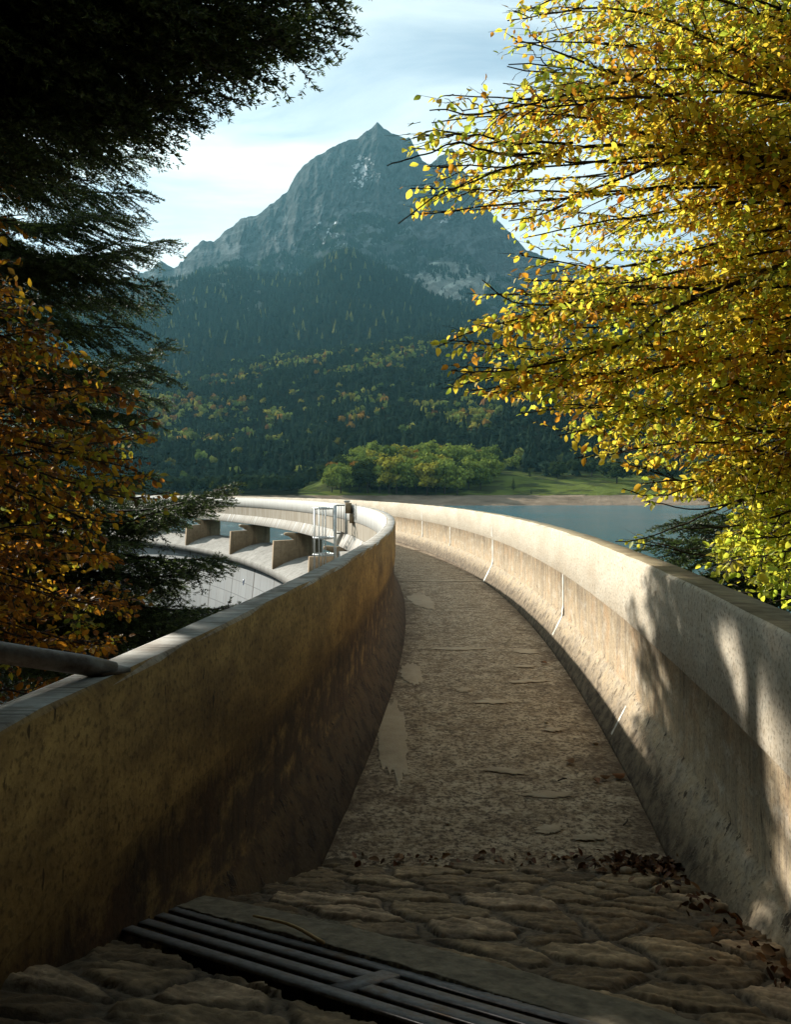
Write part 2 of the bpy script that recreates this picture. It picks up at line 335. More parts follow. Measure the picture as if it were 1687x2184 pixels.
# thin mortar repairs lying on the path: irregular flat patches
def patch(name, cx, cy, rx, ry, z, mat, seed, rot=0, par=None, thick=.0012, irr=.35):
    k = 90; a = np.linspace(0, 2 * math.pi, k, endpoint=False); r = 1 + irr * 2.6 * (fbm(np.cos(a) * 2.6 + seed * 3.7 + 5, np.sin(a) * 2.6 + seed + 5, 6, .75) - .5)
    x = np.cos(a) * r * rx; y = np.sin(a) * r * ry; cr_, sr_ = math.cos(rot), math.sin(rot)
    X = cx + x * cr_ - y * sr_; Y = cy + x * sr_ + y * cr_
    V = np.concatenate([np.stack([X, Y, np.full(k, z)], -1), np.stack([cx + (X - cx) * .93, cy + (Y - cy) * .93, np.full(k, z + thick)], -1)])
    Fs = np.stack([np.arange(k), (np.arange(k) + 1) % k, k + (np.arange(k) + 1) % k, k + np.arange(k)], -1)
    return link(name, np_mesh(name, V, [Fs, np.arange(k, 2 * k)[None]]), mat, par)
M_PATCH = m_concrete('path_repair', (.44, .355, .25), (.33, .255, .17), (.27, .2, .13), .3)
def gp(px, py, z=0): D = (EYE - z) * F / (py - HZ); return (px - CX) / F * D, D
for k, (px, py, wx, wy, rot, lb) in enumerate([
    (878, 1440, .09, .40, .05, 'long pale mortar repair along the foot of the left wall'), (836, 1570, .095, .8, .03, 'longest mortar repair strip on the left edge of the path'),
    (900, 1283, .16, .75, .1, 'broad pale repair patch on the path near the left wall'), (945, 1241, .75, .06, 0, 'thin pale repair line running right across the path'),
    (985, 1386, .3, .07, .0, 'pale transverse repair patch in the middle of the path'), (1122, 1392, .13, .12, .3, 'ragged pale repair spot by the right side of the path'),
    (1116, 1424, .09, .06, 0, 'small round repair spot beyond the crooked strip'), (1128, 1456, .16, .05, .1, 'narrow crooked repair strip on the right of the path'),
    (1075, 1648, .13, .045, -.35, 'slanting pale mortar smear in the middle of the path'), (1180, 1560, .06, .04, 0, 'tiny pale mortar spot right of centre'),
    (1172, 1775, .06, .045, .4, 'nearest pale mortar lump on the path'), (1255, 1792, .07, .03, 0, 'flat pale mortar smear beside the nearest lump'),
    (1175, 1700, .13, .04, 0, 'wide faint mortar smear on the path'), (990, 1475, .06, .07, 0, 'faint round mortar spot in the path centre'), (1050, 1500, .14, .05, 0, 'faint brownish repair in the path centre')]):
    x, y = gp(px, py); tag(patch('mortar_patch', x, y, wx, wy, .0165, M_PATCH, k, rot, irr=.75 if wx < .3 and wy < .3 else .4), lb, 'mortar patch', 'mortar patches on the path')

# ------------------------------------------------------------------ cobbled ramp with granite kerb and drain grate
def rampz(x, y): return np.maximum(0, (3.4 - y)) * (.31 - .065 * np.clip(x, -1.5, 2))
def on_ramp(px, py):
    u = (px - CX) / F; s = (py - HZ) / F; D = 2.4
    for _ in range(60): D = .5 * D + .5 * (EYE - rampz(u * D, D)) / s
    return np.array([u * D, D, float(rampz(u * D, D))])
GA = on_ramp(395, 1955); GB = on_ramp(1130, 2163)
E = GB - GA; E /= np.linalg.norm(E); NR = np.array([.065 * 0 - (-(.31)) * 0, 0, 1.])
px_, py_ = GA[0], GA[1]
gxz = (rampz(px_ + .01, py_) - rampz(px_, py_)) / .01; gyz = (rampz(px_, py_ + .01) - rampz(px_, py_)) / .01
NR = np.array([-gxz, -gyz, 1.]); NR /= np.linalg.norm(NR); Nn = np.cross(E, NR); Nn = Nn if Nn[1] < 0 else -Nn     # towards the camera across the grate
def loc_uv(x, y):      # coordinates along/across the grate
    d = np.stack([x - GA[0], y - GA[1]], -1); e2 = E[:2] / np.linalg.norm(E[:2]); n2 = np.array([-abs(e2[1]), -abs(e2[0])])
    return d @ e2, d @ n2
gx = np.linspace(-1.6, 2.0, 470); gy = np.linspace(-1.2, 3.62, 560)
X, Y = np.meshgrid(gx, gy); Uu, Vv = loc_uv(X, Y)
def worley(x, y, seed=0):
    xi = np.floor(x).astype(int); yi = np.floor(y).astype(int); f1 = np.full(x.shape, 9.); f2 = np.full(x.shape, 9.); idv = np.zeros(x.shape)
    for a in (-1, 0, 1):
        for b in (-1, 0, 1):
            ci = (xi + a + seed) & 255; cj = (yi + b) & 255
            jx = _perm[ci, cj]; jy = _perm[cj, (ci + 77) & 255]; d = np.hypot(xi + a + jx - x, yi + b + jy - y)
            near = d < f1; f2 = np.where(near, f1, np.minimum(f2, d)); idv = np.where(near, _perm[(ci + 31) & 255, (cj + 91) & 255], idv); f1 = np.where(near, d, f1)
    return f1, f2, idv
wx = X + .05 * (fbm(X * 7, Y * 7, 4) - .5); wy = Y + .05 * (fbm(X * 7 + 50, Y * 7, 4) - .5)
wx = wx + .16 * (fbm(X * 2.3 + 3, Y * 2.3, 3) - .5); wy = wy + .16 * (fbm(X * 2.3, Y * 2.3 + 30, 3) - .5); f1, f2, idv = worley(wx * 3.9 + wy * 1.6 + 10, wy * 5.4 - wx * .8 + 20)
edge = np.clip((f2 - f1) * 9 - .9 + 1.1 * (fbm(X * 26, Y * 26, 4, .6) - .5), 0, 1); slate = ridged(X * 7 + idv * 40, Y * 30 + X * (idv - .5) * 30, 5, .62); st = edge ** .5 * (.005 + .009 * idv) + edge * .022 * (slate - .5) + edge * .012 * (fbm(X * 9 + idv * 30, Y * 9, 4, .6) - .5) + .006 * fbm(X * 30, Y * 30, 4) + .004 * fbm(X * 90, Y * 90, 3)
rough_tilt = .010 * (idv - .5) * np.sin(wx * 25 + idv * 20)
Z = rampz(X, Y) - .018 + st + rough_tilt * edge * .6 - .007 * np.exp(-((f2 - f1 - .1) / .02) ** 2) * (fbm(X * 6, Y * 6, 3) > .47)
cobcol = np.array([.20, .142, .083]) + (idv[..., None] - .45) * np.array([.24, .18, .11]); cobcol = np.where((idv > .8)[..., None], np.array([.30, .215, .135]), cobcol)
mort = np.array([.12, .085, .05]) + .04 * fbm(X * 12, Y * 12)[..., None]
Cc = mort * (1 - edge[..., None]) + cobcol * edge[..., None]; Cc = Cc * (1 - .75 * np.exp(-((f2 - f1 - .1) / .025) ** 2) * (fbm(X * 6, Y * 6, 3) > .47))[..., None]; Cc *= (.05 + 1.9 * fbm(X * 38, Y * 60, 6, .8))[..., None] * (1 + .9 * np.clip(slate - .62, 0, 1) * 4 * edge)[..., None]
# granite kerb between the grate and the cobbles, gap between them
kerb = (Vv < 0.0) & (Vv > -.235 - .02 * np.sin(Uu * 5)); kz = rampz(X, Y) + .018 + .009 * fbm(X * 25, Y * 25, 5, .6) - .02 * np.exp(-((Vv + .235) / .02) ** 2)
Z = np.where(kerb, kz, Z); kc = np.array([.20, .17, .12]) * (.25 + 1.5 * fbm(X * 38, Y * 38, 5, .75))[..., None]; Cc = np.where(kerb[..., None], kc, Cc)
crack = (np.abs(Vv + .245 + .02 * np.sin(Uu * 5) + .012 * (fbm(X * 15, Y * 15) - .5)) < .009); Z = np.where(crack, rampz(X, Y) - .04, Z); Cc = np.where(crack[..., None], np.array([.02, .015, .01]), Cc)
# drain pit under the grate
pit = (Vv > .004) & (Vv < .296) & (Uu > -.25) & (Uu < 2.4); Z = np.where(pit, rampz(X, Y) - .28, Z); Cc = np.where(pit[..., None], np.array([.02, .016, .012]), Cc)
# soil band where ramp meets the path
soil = np.exp(-((Y - 3.42) / .07) ** 2); Z = Z * (1 - .5 * soil) + .5 * soil * .012 * (1 + fbm(X * 30, Y * 30)); Z = np.where(Y > 3.5, -.05, Z)
Cc = Cc * (1 - .85 * soil[..., None]) + .85 * soil[..., None] * np.array([.045, .03, .018])
far_under = (Y < 1.2); 
ny, nx = X.shape; i = np.arange(ny - 1)[:, None] * nx; j = np.arange(nx - 1)[None]
q = np.stack([i + j, i + j + 1, i + nx + j + 1, i + nx + j], -1).reshape(-1, 4)
me = np_mesh('pavement', np.stack([X, Y, Z], -1).reshape(-1, 3), [q], col=Cc.reshape(-1, 3), smooth=True)
M_COB = m_attr('cobbles', .85, bumpscale=70, bst=.6, bdist=.006, var=.35, nscale=18)
tag(link('pavement', me, M_COB), 'rough cobbled ramp with a granite kerb at the start of the path', None, kind='structure')
# grate: frame bars, inner bars, cross bars
G = empty('drain_grate', tuple(GA), 'grey steel drain grate with long dark slots set in the cobbles', 'drain grate')
AX = [E, Nn, NR]
def gbar(u0, u1, v0, v1, nm, lift=.0):
    b = MB(); c = GA + E * (u0 + u1) / 2 + Nn * (v0 + v1) / 2 + NR * (.016 + lift * .3); b.box(c, ((u1 - u0), (v1 - v0), .007), ax=AX); return b.build(nm, M_GR, G)
t = NT('grate_steel'); co = t.n('ShaderNodeTexCoord').outputs['Object']; nn = t.noise(co, 40, 6, .7)
c = t.mix(t.ramp(nn, (.4, 0), (.65, 1)), (.19, .185, .19), (.10, .095, .09)); c = t.mix(t.ramp(t.noise(co, 9, 6, .7), (.56, 0), (.66, .8)), c, (.14, .09, .05))
M_GR = t.bsdf(c, .6, t.bump(nn, .4, .003), Metallic=.35)
U0, U1 = -.12, 2.1
vs = [0, .05, .082, .134, .166, .218, .25, .30]
gbar(U0, U1, vs[0], vs[1], 'frame_bar'); gbar(U0, U1, vs[2], vs[3], 'bar'); gbar(U0, U1, vs[4], vs[5], 'bar'); gbar(U0, U1, vs[6], vs[7], 'frame_bar')
GC = on_ramp(770, 2110); uc = float((GC - GA) @ E)
for u in (uc, uc + .75): gbar(u - .025, u + .025, vs[1] + .001, vs[6] - .001, 'cross_bar', .003)

# ------------------------------------------------------------------ dam body
DAM = empty('dam', (CC[0] + 56, CC[1] - 10, -2), 'pale curved concrete arch dam with spillway openings under its crest', 'dam')
t = NT('arch_face'); uvn = t.n('ShaderNodeUVMap', uv_map='uv').outputs[0]
br = t.n('ShaderNodeTexBrick', {'Vector': uvn, 'Color1': (.19, .205, .21, 1), 'Color2': (.165, .18, .188, 1), 'Mortar': (.095, .105, .11, 1), 'Scale': 1, 'Mortar Size': .02, 'Brick Width': 1.15, 'Row Height': .62, 'Bias': 0}, offset=0.0)
c = t.mix(t.ramp(t.noise(t.mapv(uvn, (1.1, .22, 1)), 1.4, 5, .6), (.45, 0), (.75, .55)), br.outputs[0], (.125, .128, .12))
sp_ = t.n('ShaderNodeSeparateXYZ', {0: uvn}); st_ = t.noise(t.mapv(uvn, (1.0, .04, 1), (1.7, 0, 0)), 1.7, 3, .5)
mod = t.math('PINGPONG', t.math('ADD', sp_.outputs[0], t.math('MULTIPLY', t.noise(uvn, .8, 3), .05)), 1.725)
line = t.ramp(mod, (.0, 1), (.07, .8), (.11, 0)); st2 = t.math('MULTIPLY', line, t.ramp(st_, (.36, 0), (.5, 1)))
hgt = t.n('ShaderNodeMapRange', {'Value': sp_.outputs[1], 'From Min': -7., 'From Max': -2.5}); st2 = t.math('MULTIPLY', st2, hgt.outputs[0])
c = t.mix(st2, c, (.035, .034, .03)); M_ARCH = t.bsdf(c, .9, t.bump(t.noise(uvn, 8, 5), .3, .03))
sweep('arch_wall', [(57.6, -1.7), (55.35, -1.64), (54.9, -6), (54.3, -12), (53, -26), (59.5, -26), (58.2, -10)], -25, 100, M_ARCH, DAM, step=.5)
sweep('spillway_crest', [(57.9, -2.2), (57.75, -1.4), (57.45, -1.02), (57.05, -.90), (56.6, -.90), (56.1, -1.0), (55.6, -1.18), (55.17, -1.40), (55.15, -1.42), (55.15, -1.66), (55.42, -1.69)], 13.2, 76, M_OGEE, DAM, step=.4)
t = NT('board_marked_concrete'); uvn = t.n('ShaderNodeUVMap', uv_map='uv').outputs[0]; sp_ = t.n('ShaderNodeSeparateXYZ', {0: uvn})
ln = t.ramp(t.math('PINGPONG', t.math('ADD', sp_.outputs[0], t.math('MULTIPLY', sp_.outputs[1], .25)), .16), (.0, 1), (.012, 0)); st_ = t.noise(t.mapv(uvn, (6, .8, 1)), 1.2, 5, .6)
c = t.mix(t.ramp(st_, (.4, 0), (.65, .8)), (.42, .41, .38), (.24, .205, .155)); c = t.mix(t.ramp(t.noise(t.mapv(uvn, (3, 0, 1)), 1., 2), (.56, 0), (.6, .6)), c, (.58, .61, .62)); c = t.mix(ln, c, (.09, .075, .06))
M_SKIRT = t.bsdf(c, .9, t.bump(ln, -.4, .02))
t = NT('streaked_band'); uvn = t.n('ShaderNodeUVMap', uv_map='uv').outputs[0]; st_ = t.noise(t.mapv(uvn, (7, .5, 1)), 1.5, 6, .65)
c = t.mix(t.ramp(st_, (.35, 0), (.65, 1)), (.40, .37, .31), (.23, .19, .135)); M_BANDLOW = t.bsdf(c, .9)
c0 = NT('white_band'); uvn = c0.n('ShaderNodeUVMap', uv_map='uv').outputs[0]
M_BAND = c0.bsdf(c0.mix(c0.ramp(c0.noise(c0.mapv(uvn, (5, .8, 1)), 1.2, 6, .65), (.42, 0), (.75, .7)), (.54, .55, .53), (.34, .32, .27)), .9)
# outer facing of the downstream parapet (whiter than the ochre inner face)
sweep('facing', [(RL - .115, 1.158), (RL - .125, 1.155), (RL - .127, .742), (RL - .11, .735)], TH0, TH1, M_BAND, ld, closed=False)
sweep('facing', [(RL - .104, .735), (RL - .106, .35)], TH0, TH1, M_BANDLOW, ld, closed=False)
sk = [(RL - .101, .345), (RL - .14, .34), (RL - .30, .0), (RL - .27, -.03), (RL + .3, -.07), (57.9, -.07), (58.35, -.03), (58.2, .0), (57, -.001), (RL + .1, -.001)]
sweep('deck_edge', sk, -17, 12.35, M_SKIRT, DAM, step=.4); sweep('deck_edge', sk, 12.95, 90, M_SKIRT, DAM, step=.4)
sweep('deck_edge', [(RL - .101, .02), (RL - .101, -.07), (57.9, -.07), (58.3, -.02)], 12.3, 13, M_SKIRT, DAM, step=.4)
sweep('abutment', [(56.05, -.18), (55.9, -1.66), (57.9, -1.66), (57.9, -.19)], -25, 13.0, M_OGEE, DAM)
def pier(th, nm='pier', upper=True):
    P = [(57.05, -.075), (56.1, -.07), (55.72, -.035), (55.62, -.08), (55.66, -.15), (55.82, -.19), (55.92, -.27), (56.02, -.32), (55.22, -.34), (55.18, -1.55), (56.0, -1.7), (57.05, -1.7)] if upper else \
        [(56.5, -.75), (55.2, -.58), (55.18, -1.55), (56.6, -1.7)]
    w = .12; V = []; t0 = math.radians(th)
    tg = np.array([-math.sin(t0), math.cos(t0), 0])
    for s in (-1, 1):
        for R, z in P: V.append(ring(R, t0, z) + tg * s * w)
    m = len(P); faces = [tuple(range(m)), tuple(range(m, 2 * m))[::-1]] + [(k, k + m, (k + 1) % m + m, (k + 1) % m) for k in range(m)]
    b = MB(); b.add(V, faces); return b.build(nm, M_PIER, DAM)
for a_ in (20.4, 27.9, 34.9, 41.9, 48.9, 55.9, 62.9, 69.9): pier(a_)
pier(12.85, upper=True)
# number plate on the arch face
PL = ring(55.27, math.atan2(34.6 - CC[1], -.186 * 34.6 - CC[0]), -2.47); thp = math.atan2(34.6 - CC[1], -.186 * 34.6 - CC[0])
b = MB(); ax = [(-math.sin(thp), math.cos(thp), 0), (math.cos(thp), math.sin(thp), 0), (0, 0, 1)]
b.box(PL, (.17, .02, .30), ax=ax); t = NT('plate_blue'); M_BLUE = t.bsdf((.05, .12, .3), .5); t = NT('plate_white'); M_WHITE = t.bsdf((.8, .8, .78), .5)
plate = b.build('number_plate', M_BLUE); tag(plate, 'small blue and white number plate reading 8 on the arch face', 'sign')
b = MB(); n_in = np.array([-math.cos(thp), -math.sin(thp), 0]); b.box(PL + n_in * .012, (.13, .006, .26), ax=ax); b.build('plate_face', M_WHITE, plate)
b = MB()
for dz in (.052, -.052):
    a = np.linspace(0, 2 * math.pi, 17)[:-1]; pts = [PL + n_in * .018 + np.array(ax[0]) * .033 * math.cos(q_) + np.array([0, 0, dz + .05 * math.sin(q_)]) for q_ in a]; b.tube(pts + [pts[0]], .011, 5, cap=False)
b.build('digit', M_BLUE, plate)

# ladder cage, gate, steps beside the crest
LC = np.array([-1.93, 21.4]); LAD = empty('caged_ladder', (LC[0], LC[1], -1.2), 'galvanised caged ladder going down beside the spillway', 'ladder')
for z in (1.07, .28, -.17, -.65):
    a = np.linspace(0, 2 * math.pi, 25); b = MB(); P = [(LC[0] + .29 * math.cos(q_), LC[1] + .29 * math.sin(q_), z) for q_ in a]
    for k in range(24):
        m_ = (np.array(P[k]) + P[k + 1]) / 2; d_ = np.array(P[k + 1]) - P[k]; ll = np.linalg.norm(d_); d_ /= ll; b.box(m_, (ll * 1.05, .012, .055), ax=[d_, np.cross([0, 0, 1.], d_), (0, 0, 1.)])
    b.build('hoop', M_STEEL, LAD)
for a in (150, 185, 215, 250, 285, 100): b = MB(); x, y = LC[0] + .29 * math.cos(math.radians(a)), LC[1] + .29 * math.sin(math.radians(a)); b.box((x, y, .21), (.028, .01, 1.76), rot=math.radians(a + 90)); b.build('cage_bar', M_STEEL, LAD)
for y in (21.2, 21.62): b = MB(); b.box((-1.62, y, -.1), (.05, .05, 2.5)); b.build('stile', M_STEEL, LAD)
for k in range(9): b = MB(); b.tube([(-1.62, 21.2, -1.2 + k * .27), (-1.62, 21.62, -1.2 + k * .27)], .013, 6); b.build('rung', M_STEEL, LAD)
GT = empty('access_gate', (-1.5, 22.3, .3), 'small steel gate with upright bars beside the ladder cage', 'gate')
b = MB(); x0, x1, yg = -1.74, -1.40, 22.4
b.tube([(x1, yg, 1.13), (x0 + .08, yg, 1.13), (x0 + .02, yg, 1.1), (x0, yg, 1.04), (x0, yg, .42), (x0 + .03, yg, .36), (x0 + .08, yg, .34), (x1, yg, .34)], .02, 8); b.build('frame', M_DSTEEL, GT)
for k in range(4): b = MB(); b.tube([(x0 + .07 + k * .07, yg, .35), (x0 + .07 + k * .07, yg, 1.12)], .011, 6); b.build('bar', M_DSTEEL, GT)
b = MB(); b.box((-1.35, 22.2, .75), (.12, .12, .98)); b.box((-1.35, 22.2, 1.25), (.16, .16, .04)); tag(b.build('gate_post', M_STEEL), 'grey metal post between the gate and the concrete steps', 'post')
ST = MB()
for k, (x, z0, z1) in enumerate([(-1.24, .95, 1.22), (-1.13, .7, .94)]): ST.box((x, 21.0, (z0 + z1) / 2), (.14, .5, z1 - z0)); 
tag(ST.build('concrete_step', M_PIER), 'brown concrete step blocks stuck to the outside of the parapet', 'steps')
GR_ = empty('wire_screen', (-1.0, 20.5, .8), 'small screen of thin wires on the parapet next to the step blocks', 'screen')
b = MB()
for k in range(9): b.tube([(-1.15, 20.9, 1.19 - k * .04), (-1.0, 20.1, 1.19 - k * .04)], .004, 4)
b.build('wires', M_DSTEEL, GR_); b = MB(); b.tube([(-1.0, 20.1, 1.22), (-1.0, 20.1, .8)], .008, 5); b.build('upright', M_DSTEEL, GR_)
# handrail tube bolted to the near end of the left parapet
RP = smooth_poly([(-.672, 1.895, 1.165), (-.70, 1.87, 1.182), (-.86, 1.73, 1.245), (-1.15, 1.5, 1.36), (-2.2, .75, 1.72)], 24)
HR = empty('handrail', (-.66, 1.95, 1.16), 'thick grey metal handrail tube joining the top of the left wall', 'handrail')
t = NT('rail_paint'); co = t.n('ShaderNodeTexCoord').outputs['Object']; nn = t.noise(co, 25, 6, .7); M_RAIL = t.bsdf(t.mix(t.ramp(nn, (.4, 0), (.68, 1)), (.15, .13, .105), (.06, .042, .03)), .5, t.bump(nn, .3, .003), Metallic=.3)
b = MB(); b.tube(RP, .0235, 16); b.build('tube', M_RAIL, HR, smooth=True)
b = MB(); b.box((-.685, 1.9, 1.168), (.08, .07, .01), rot=-.7); b.build('base_plate', M_RAIL, HR)
b = MB(); b.tube([(-2.2, .75, 1.72), (-2.2, .75, 0.2)], .026, 12); b.build('post', M_RAIL, HR)

# ------------------------------------------------------------------ far terrain (sighted ridge lines at real distances)
xs = np.array
vA = lambda x: np.interp(x, [-900, 0, 250, 340, 600, 950, 1200, 1687, 2600], [900, 850, 812, 795, 755, 718, 700, 650, 600])
vB = lambda x: np.interp(x, [-900, 0, 200, 300, 330, 400, 480, 560, 640, 660, 690, 715, 735, 760, 800, 850, 920, 970, 1050, 1200, 1687, 2600], [700, 660, 650, 622, 606, 598, 585, 602, 600, 582, 560, 545, 538, 544, 566, 592, 640, 662, 690, 705, 640, 600])
CS = [(-900, 640), (-200, 590), (0, 560), (60, 545), (130, 585), (250, 600), (323, 575), (332, 566), (343, 558), (355, 567), (371, 573), (380, 570), (385, 560), (391, 560), (402, 541), (430, 516), (455, 516), (483, 494), (516, 468), (547, 463), (584, 432), (612, 410), (634, 370), (662, 342), (696, 323), (735, 303), (763, 296), (774, 286), (791, 278), (800, 268), (805, 263), (810, 268), (819, 278), (841, 289), (875, 298), (886, 320), (900, 342), (915, 352), (935, 338), (955, 322), (965, 317), (980, 345), (990, 368), (1004, 382), (1015, 404), (1043, 449), (1071, 482), (1099, 510), (1121, 533), (1166, 550), (1215, 572), (1400, 600), (1687, 560), (2600, 520)]
vC = lambda x: np.interp(x, [c[0] for c in CS], [c[1] for c in CS])
zof = lambda v, D: EYE - (v - HZ) / F * D
WZ = -6.0
def terr(u, D):
    x = CX + F * u; XX = u * D
    # foot of the slope: lower on the left, a meadow shelf on the right
    sh = 359 + 10 * (fbm(x / 90 + 5, x * 0 + 1.5) - .5) - 14 * np.interp(x, [300, 650, 900], [1, .6, 0])
    vm = np.interp(x, [200, 640, 700, 850, 1000, 1400, 1900], [1046, 1044, 1010, 1000, 1003, 1012, 1012])
    k0 = np.stack([np.full_like(u, 300), sh, sh + 26, sh + 32, np.full_like(u, 480.), np.full_like(u, 1150.), np.full_like(u, 1230.), np.full_like(u, 2000.), np.full_like(u, 2150.)], -1)
    z0 = np.stack([np.full_like(u, -16), np.full_like(u, WZ), np.full_like(u, -2.2), np.full_like(u, -1.4), zof(vm, 480), zof(vA(x), 1150), zof(vA(x) + 12, 1230), zof(vB(x), 2000), zof(vB(x) + 10, 2150)], -1)
    z = np.full(u.shape, -16.)
    for k in range(8):
        a, b = k0[..., k], k0[..., k + 1]; f = np.clip((D - a) / (b - a), 0, 1); z = np.where(D >= a, z0[..., k] * (1 - f) + z0[..., k + 1] * f, z)
    amp = np.interp(D, [380, 480, 700, 1100, 2000, 2150], [.3, 1.5, 26, 20, 30, 20])
    z = z + amp * (fbm(XX / 170, D / 170, 5) - .5) * 2 + np.interp(D, [380, 500, 2000], [.5, 2, 6]) * (fbm(XX / 22, D / 22, 3) - .5)
    return z
cols = 420; Ds = np.concatenate([np.linspace(310, 480, 70), np.linspace(486, 1150, 90), np.linspace(1165, 2150, 90)])
us = np.linspace(-1.1, 1.1, cols); UU, DD = np.meshgrid(us, Ds); ZZ = terr(UU, DD); XXs = UU * DD
fx_ = CX + F * UU; vv = HZ - (ZZ - EYE) / DD * F
grass = np.array([.11, .135, .035]); bank = np.array([.24, .185, .135]); dark = np.array([.018, .022, .012]); rock = np.array([.11, .115, .10])
nz = fbm(XXs / 9, DD / 9, 4)[..., None]; C = np.broadcast_to(dark, ZZ.shape + (3,)).copy()
C[(DD < 520) & (fx_ > 640)] = grass; g = (DD < 520) & (fx_ > 640); C = np.where((g[..., None]) & (nz > .55), np.array([.06, .07, .028]), C)
C = np.where((ZZ < -1.7)[..., None], bank * (.6 + .8 * nz), C)
clear = (DD > 1250) & (fbm(XXs / 120 + 9, DD / 160 + 3, 4) > .56) & (fx_ < 560) & (vv < 660); C = np.where(clear[..., None], rock * (.8 + .4 * nz), C)
r_, c__ = UU.shape; i = np.arange(r_ - 1)[:, None] * c__; j = np.arange(c__ - 1)[None]; q = np.stack([i + j, i + j + 1, i + c__ + j + 1, i + c__ + j], -1).reshape(-1, 4)
tag(link('terrain', np_mesh('terrain', np.stack([XXs, DD, ZZ], -1).reshape(-1, 3), [q], col=C.reshape(-1, 3), smooth=True), M_TERR), 'slopes across the lake', None, kind='structure')
# the mountain
cols, rows = 900, 300; us = np.linspace(-1.1, 1.1, 260); us = np.unique(np.concatenate([np.linspace(-1.1, -.34, 60), np.linspace(-.34, .26, 760), np.linspace(.26, 1.1, 80)])); cols = len(us)
tt = np.linspace(-.12, 1, rows); UU, TT = np.meshgrid(us, tt); fx_ = CX + F * UU
vb = np.minimum(vB(fx_) + 22, 668); sil = vC(fx_) + (fbm(fx_ / 9, fx_ * 0 + 3, 3) - .5) * 7 - 1
vv = vb + (sil - vb) * TT
D0 = 2180 + (TT + .12) * 780
Hn = ridged(fx_ / 60, vv / 150 + fx_ / 400, 6, .55); H2 = fbm(fx_ / 26 + 40, vv / 48, 5, .6); H3 = ridged(fx_ / 14 + vv / 40, vv / 60, 4)
cliff = np.clip((TT - .1) * 3, .15, 1) * np.clip((1.0 - TT) * 9, 0, 1)
DDm = D0 - cliff * (Hn - .5) * 150 - cliff * (H2 - .5) * 120 - cliff * (H3 - .5) * 60
# big buttresses: central rib and gullies as seen
DDm -= 80 * np.exp(-((fx_ - 880 - (vv - 300) * .15) / 26) ** 2) * np.clip(1 - TT, 0, 1) + 60 * np.exp(-((fx_ - 640 + (vv - 420) * .4) / 45) ** 2) * np.clip(1 - TT, 0, .6)
ZZ = EYE - (vv - HZ) / F * DDm
scree = np.exp(-((fx_ - 950) / 100) ** 2) * np.exp(-((vv - 610) / 50) ** 2)
C = np.array([.11, .12, .122]) * (.42 + .9 * fbm(fx_ / 9, vv / 14, 5, .65))[..., None]
C = np.where(((scree > .35) & (H2 > .40))[..., None], np.array([.30, .30, .27]), C)
snowm = (fbm(fx_ / 7 + vv / 16 + 3, vv / 7 - fx_ / 18, 4, .6)); sn = np.exp(-((fx_ - 775 - (vv - 370) * -.1) / 34) ** 2 - ((vv - 365) / 38) ** 2) * 1.0 + .55 * np.exp(-((fx_ - 945) / 40) ** 2 - ((vv - 465) / 30) ** 2) + .5 * np.exp(-((fx_ - 700) / 60) ** 2 - ((vv - 500) / 60) ** 2)
C = np.where(((snowm * (.55 + sn * .75)) > .62)[..., None], np.array([.7, .73, .76]), C)
palec = (fbm(fx_ / 30 + 2, vv / 12 + fx_ / 40, 4) > .58) & (vv > 430); C = np.where(palec[..., None], C * 1.7, C)
veg = (fbm(fx_ / 22 + 8, vv / 14, 5, .6) > .52 - .0 * TT) & (TT < .42) & ~(scree > .3); C = np.where(veg[..., None], np.array([.045, .055, .03]), C)
r_, c__ = UU.shape; i = np.arange(r_ - 1)[:, None] * c__; j = np.arange(c__ - 1)[None]; q = np.stack([i + j, i + j + 1, i + c__ + j + 1, i + c__ + j], -1).reshape(-1, 4)
M_ROCK = m_attr('mountain_rock', .95, bumpscale=.045, bst=1, bdist=40, var=.6, nscale=.03)
mtn = link('mountain', np_mesh('mountain', np.stack([UU * DDm, DDm, ZZ], -1).reshape(-1, 3), [q], col=C.reshape(-1, 3)), M_ROCK)
tag(mtn, 'steep grey rocky peak with patches of snow rising behind the forest', None, kind='structure')
MT = (UU, TT, vv, DDm)

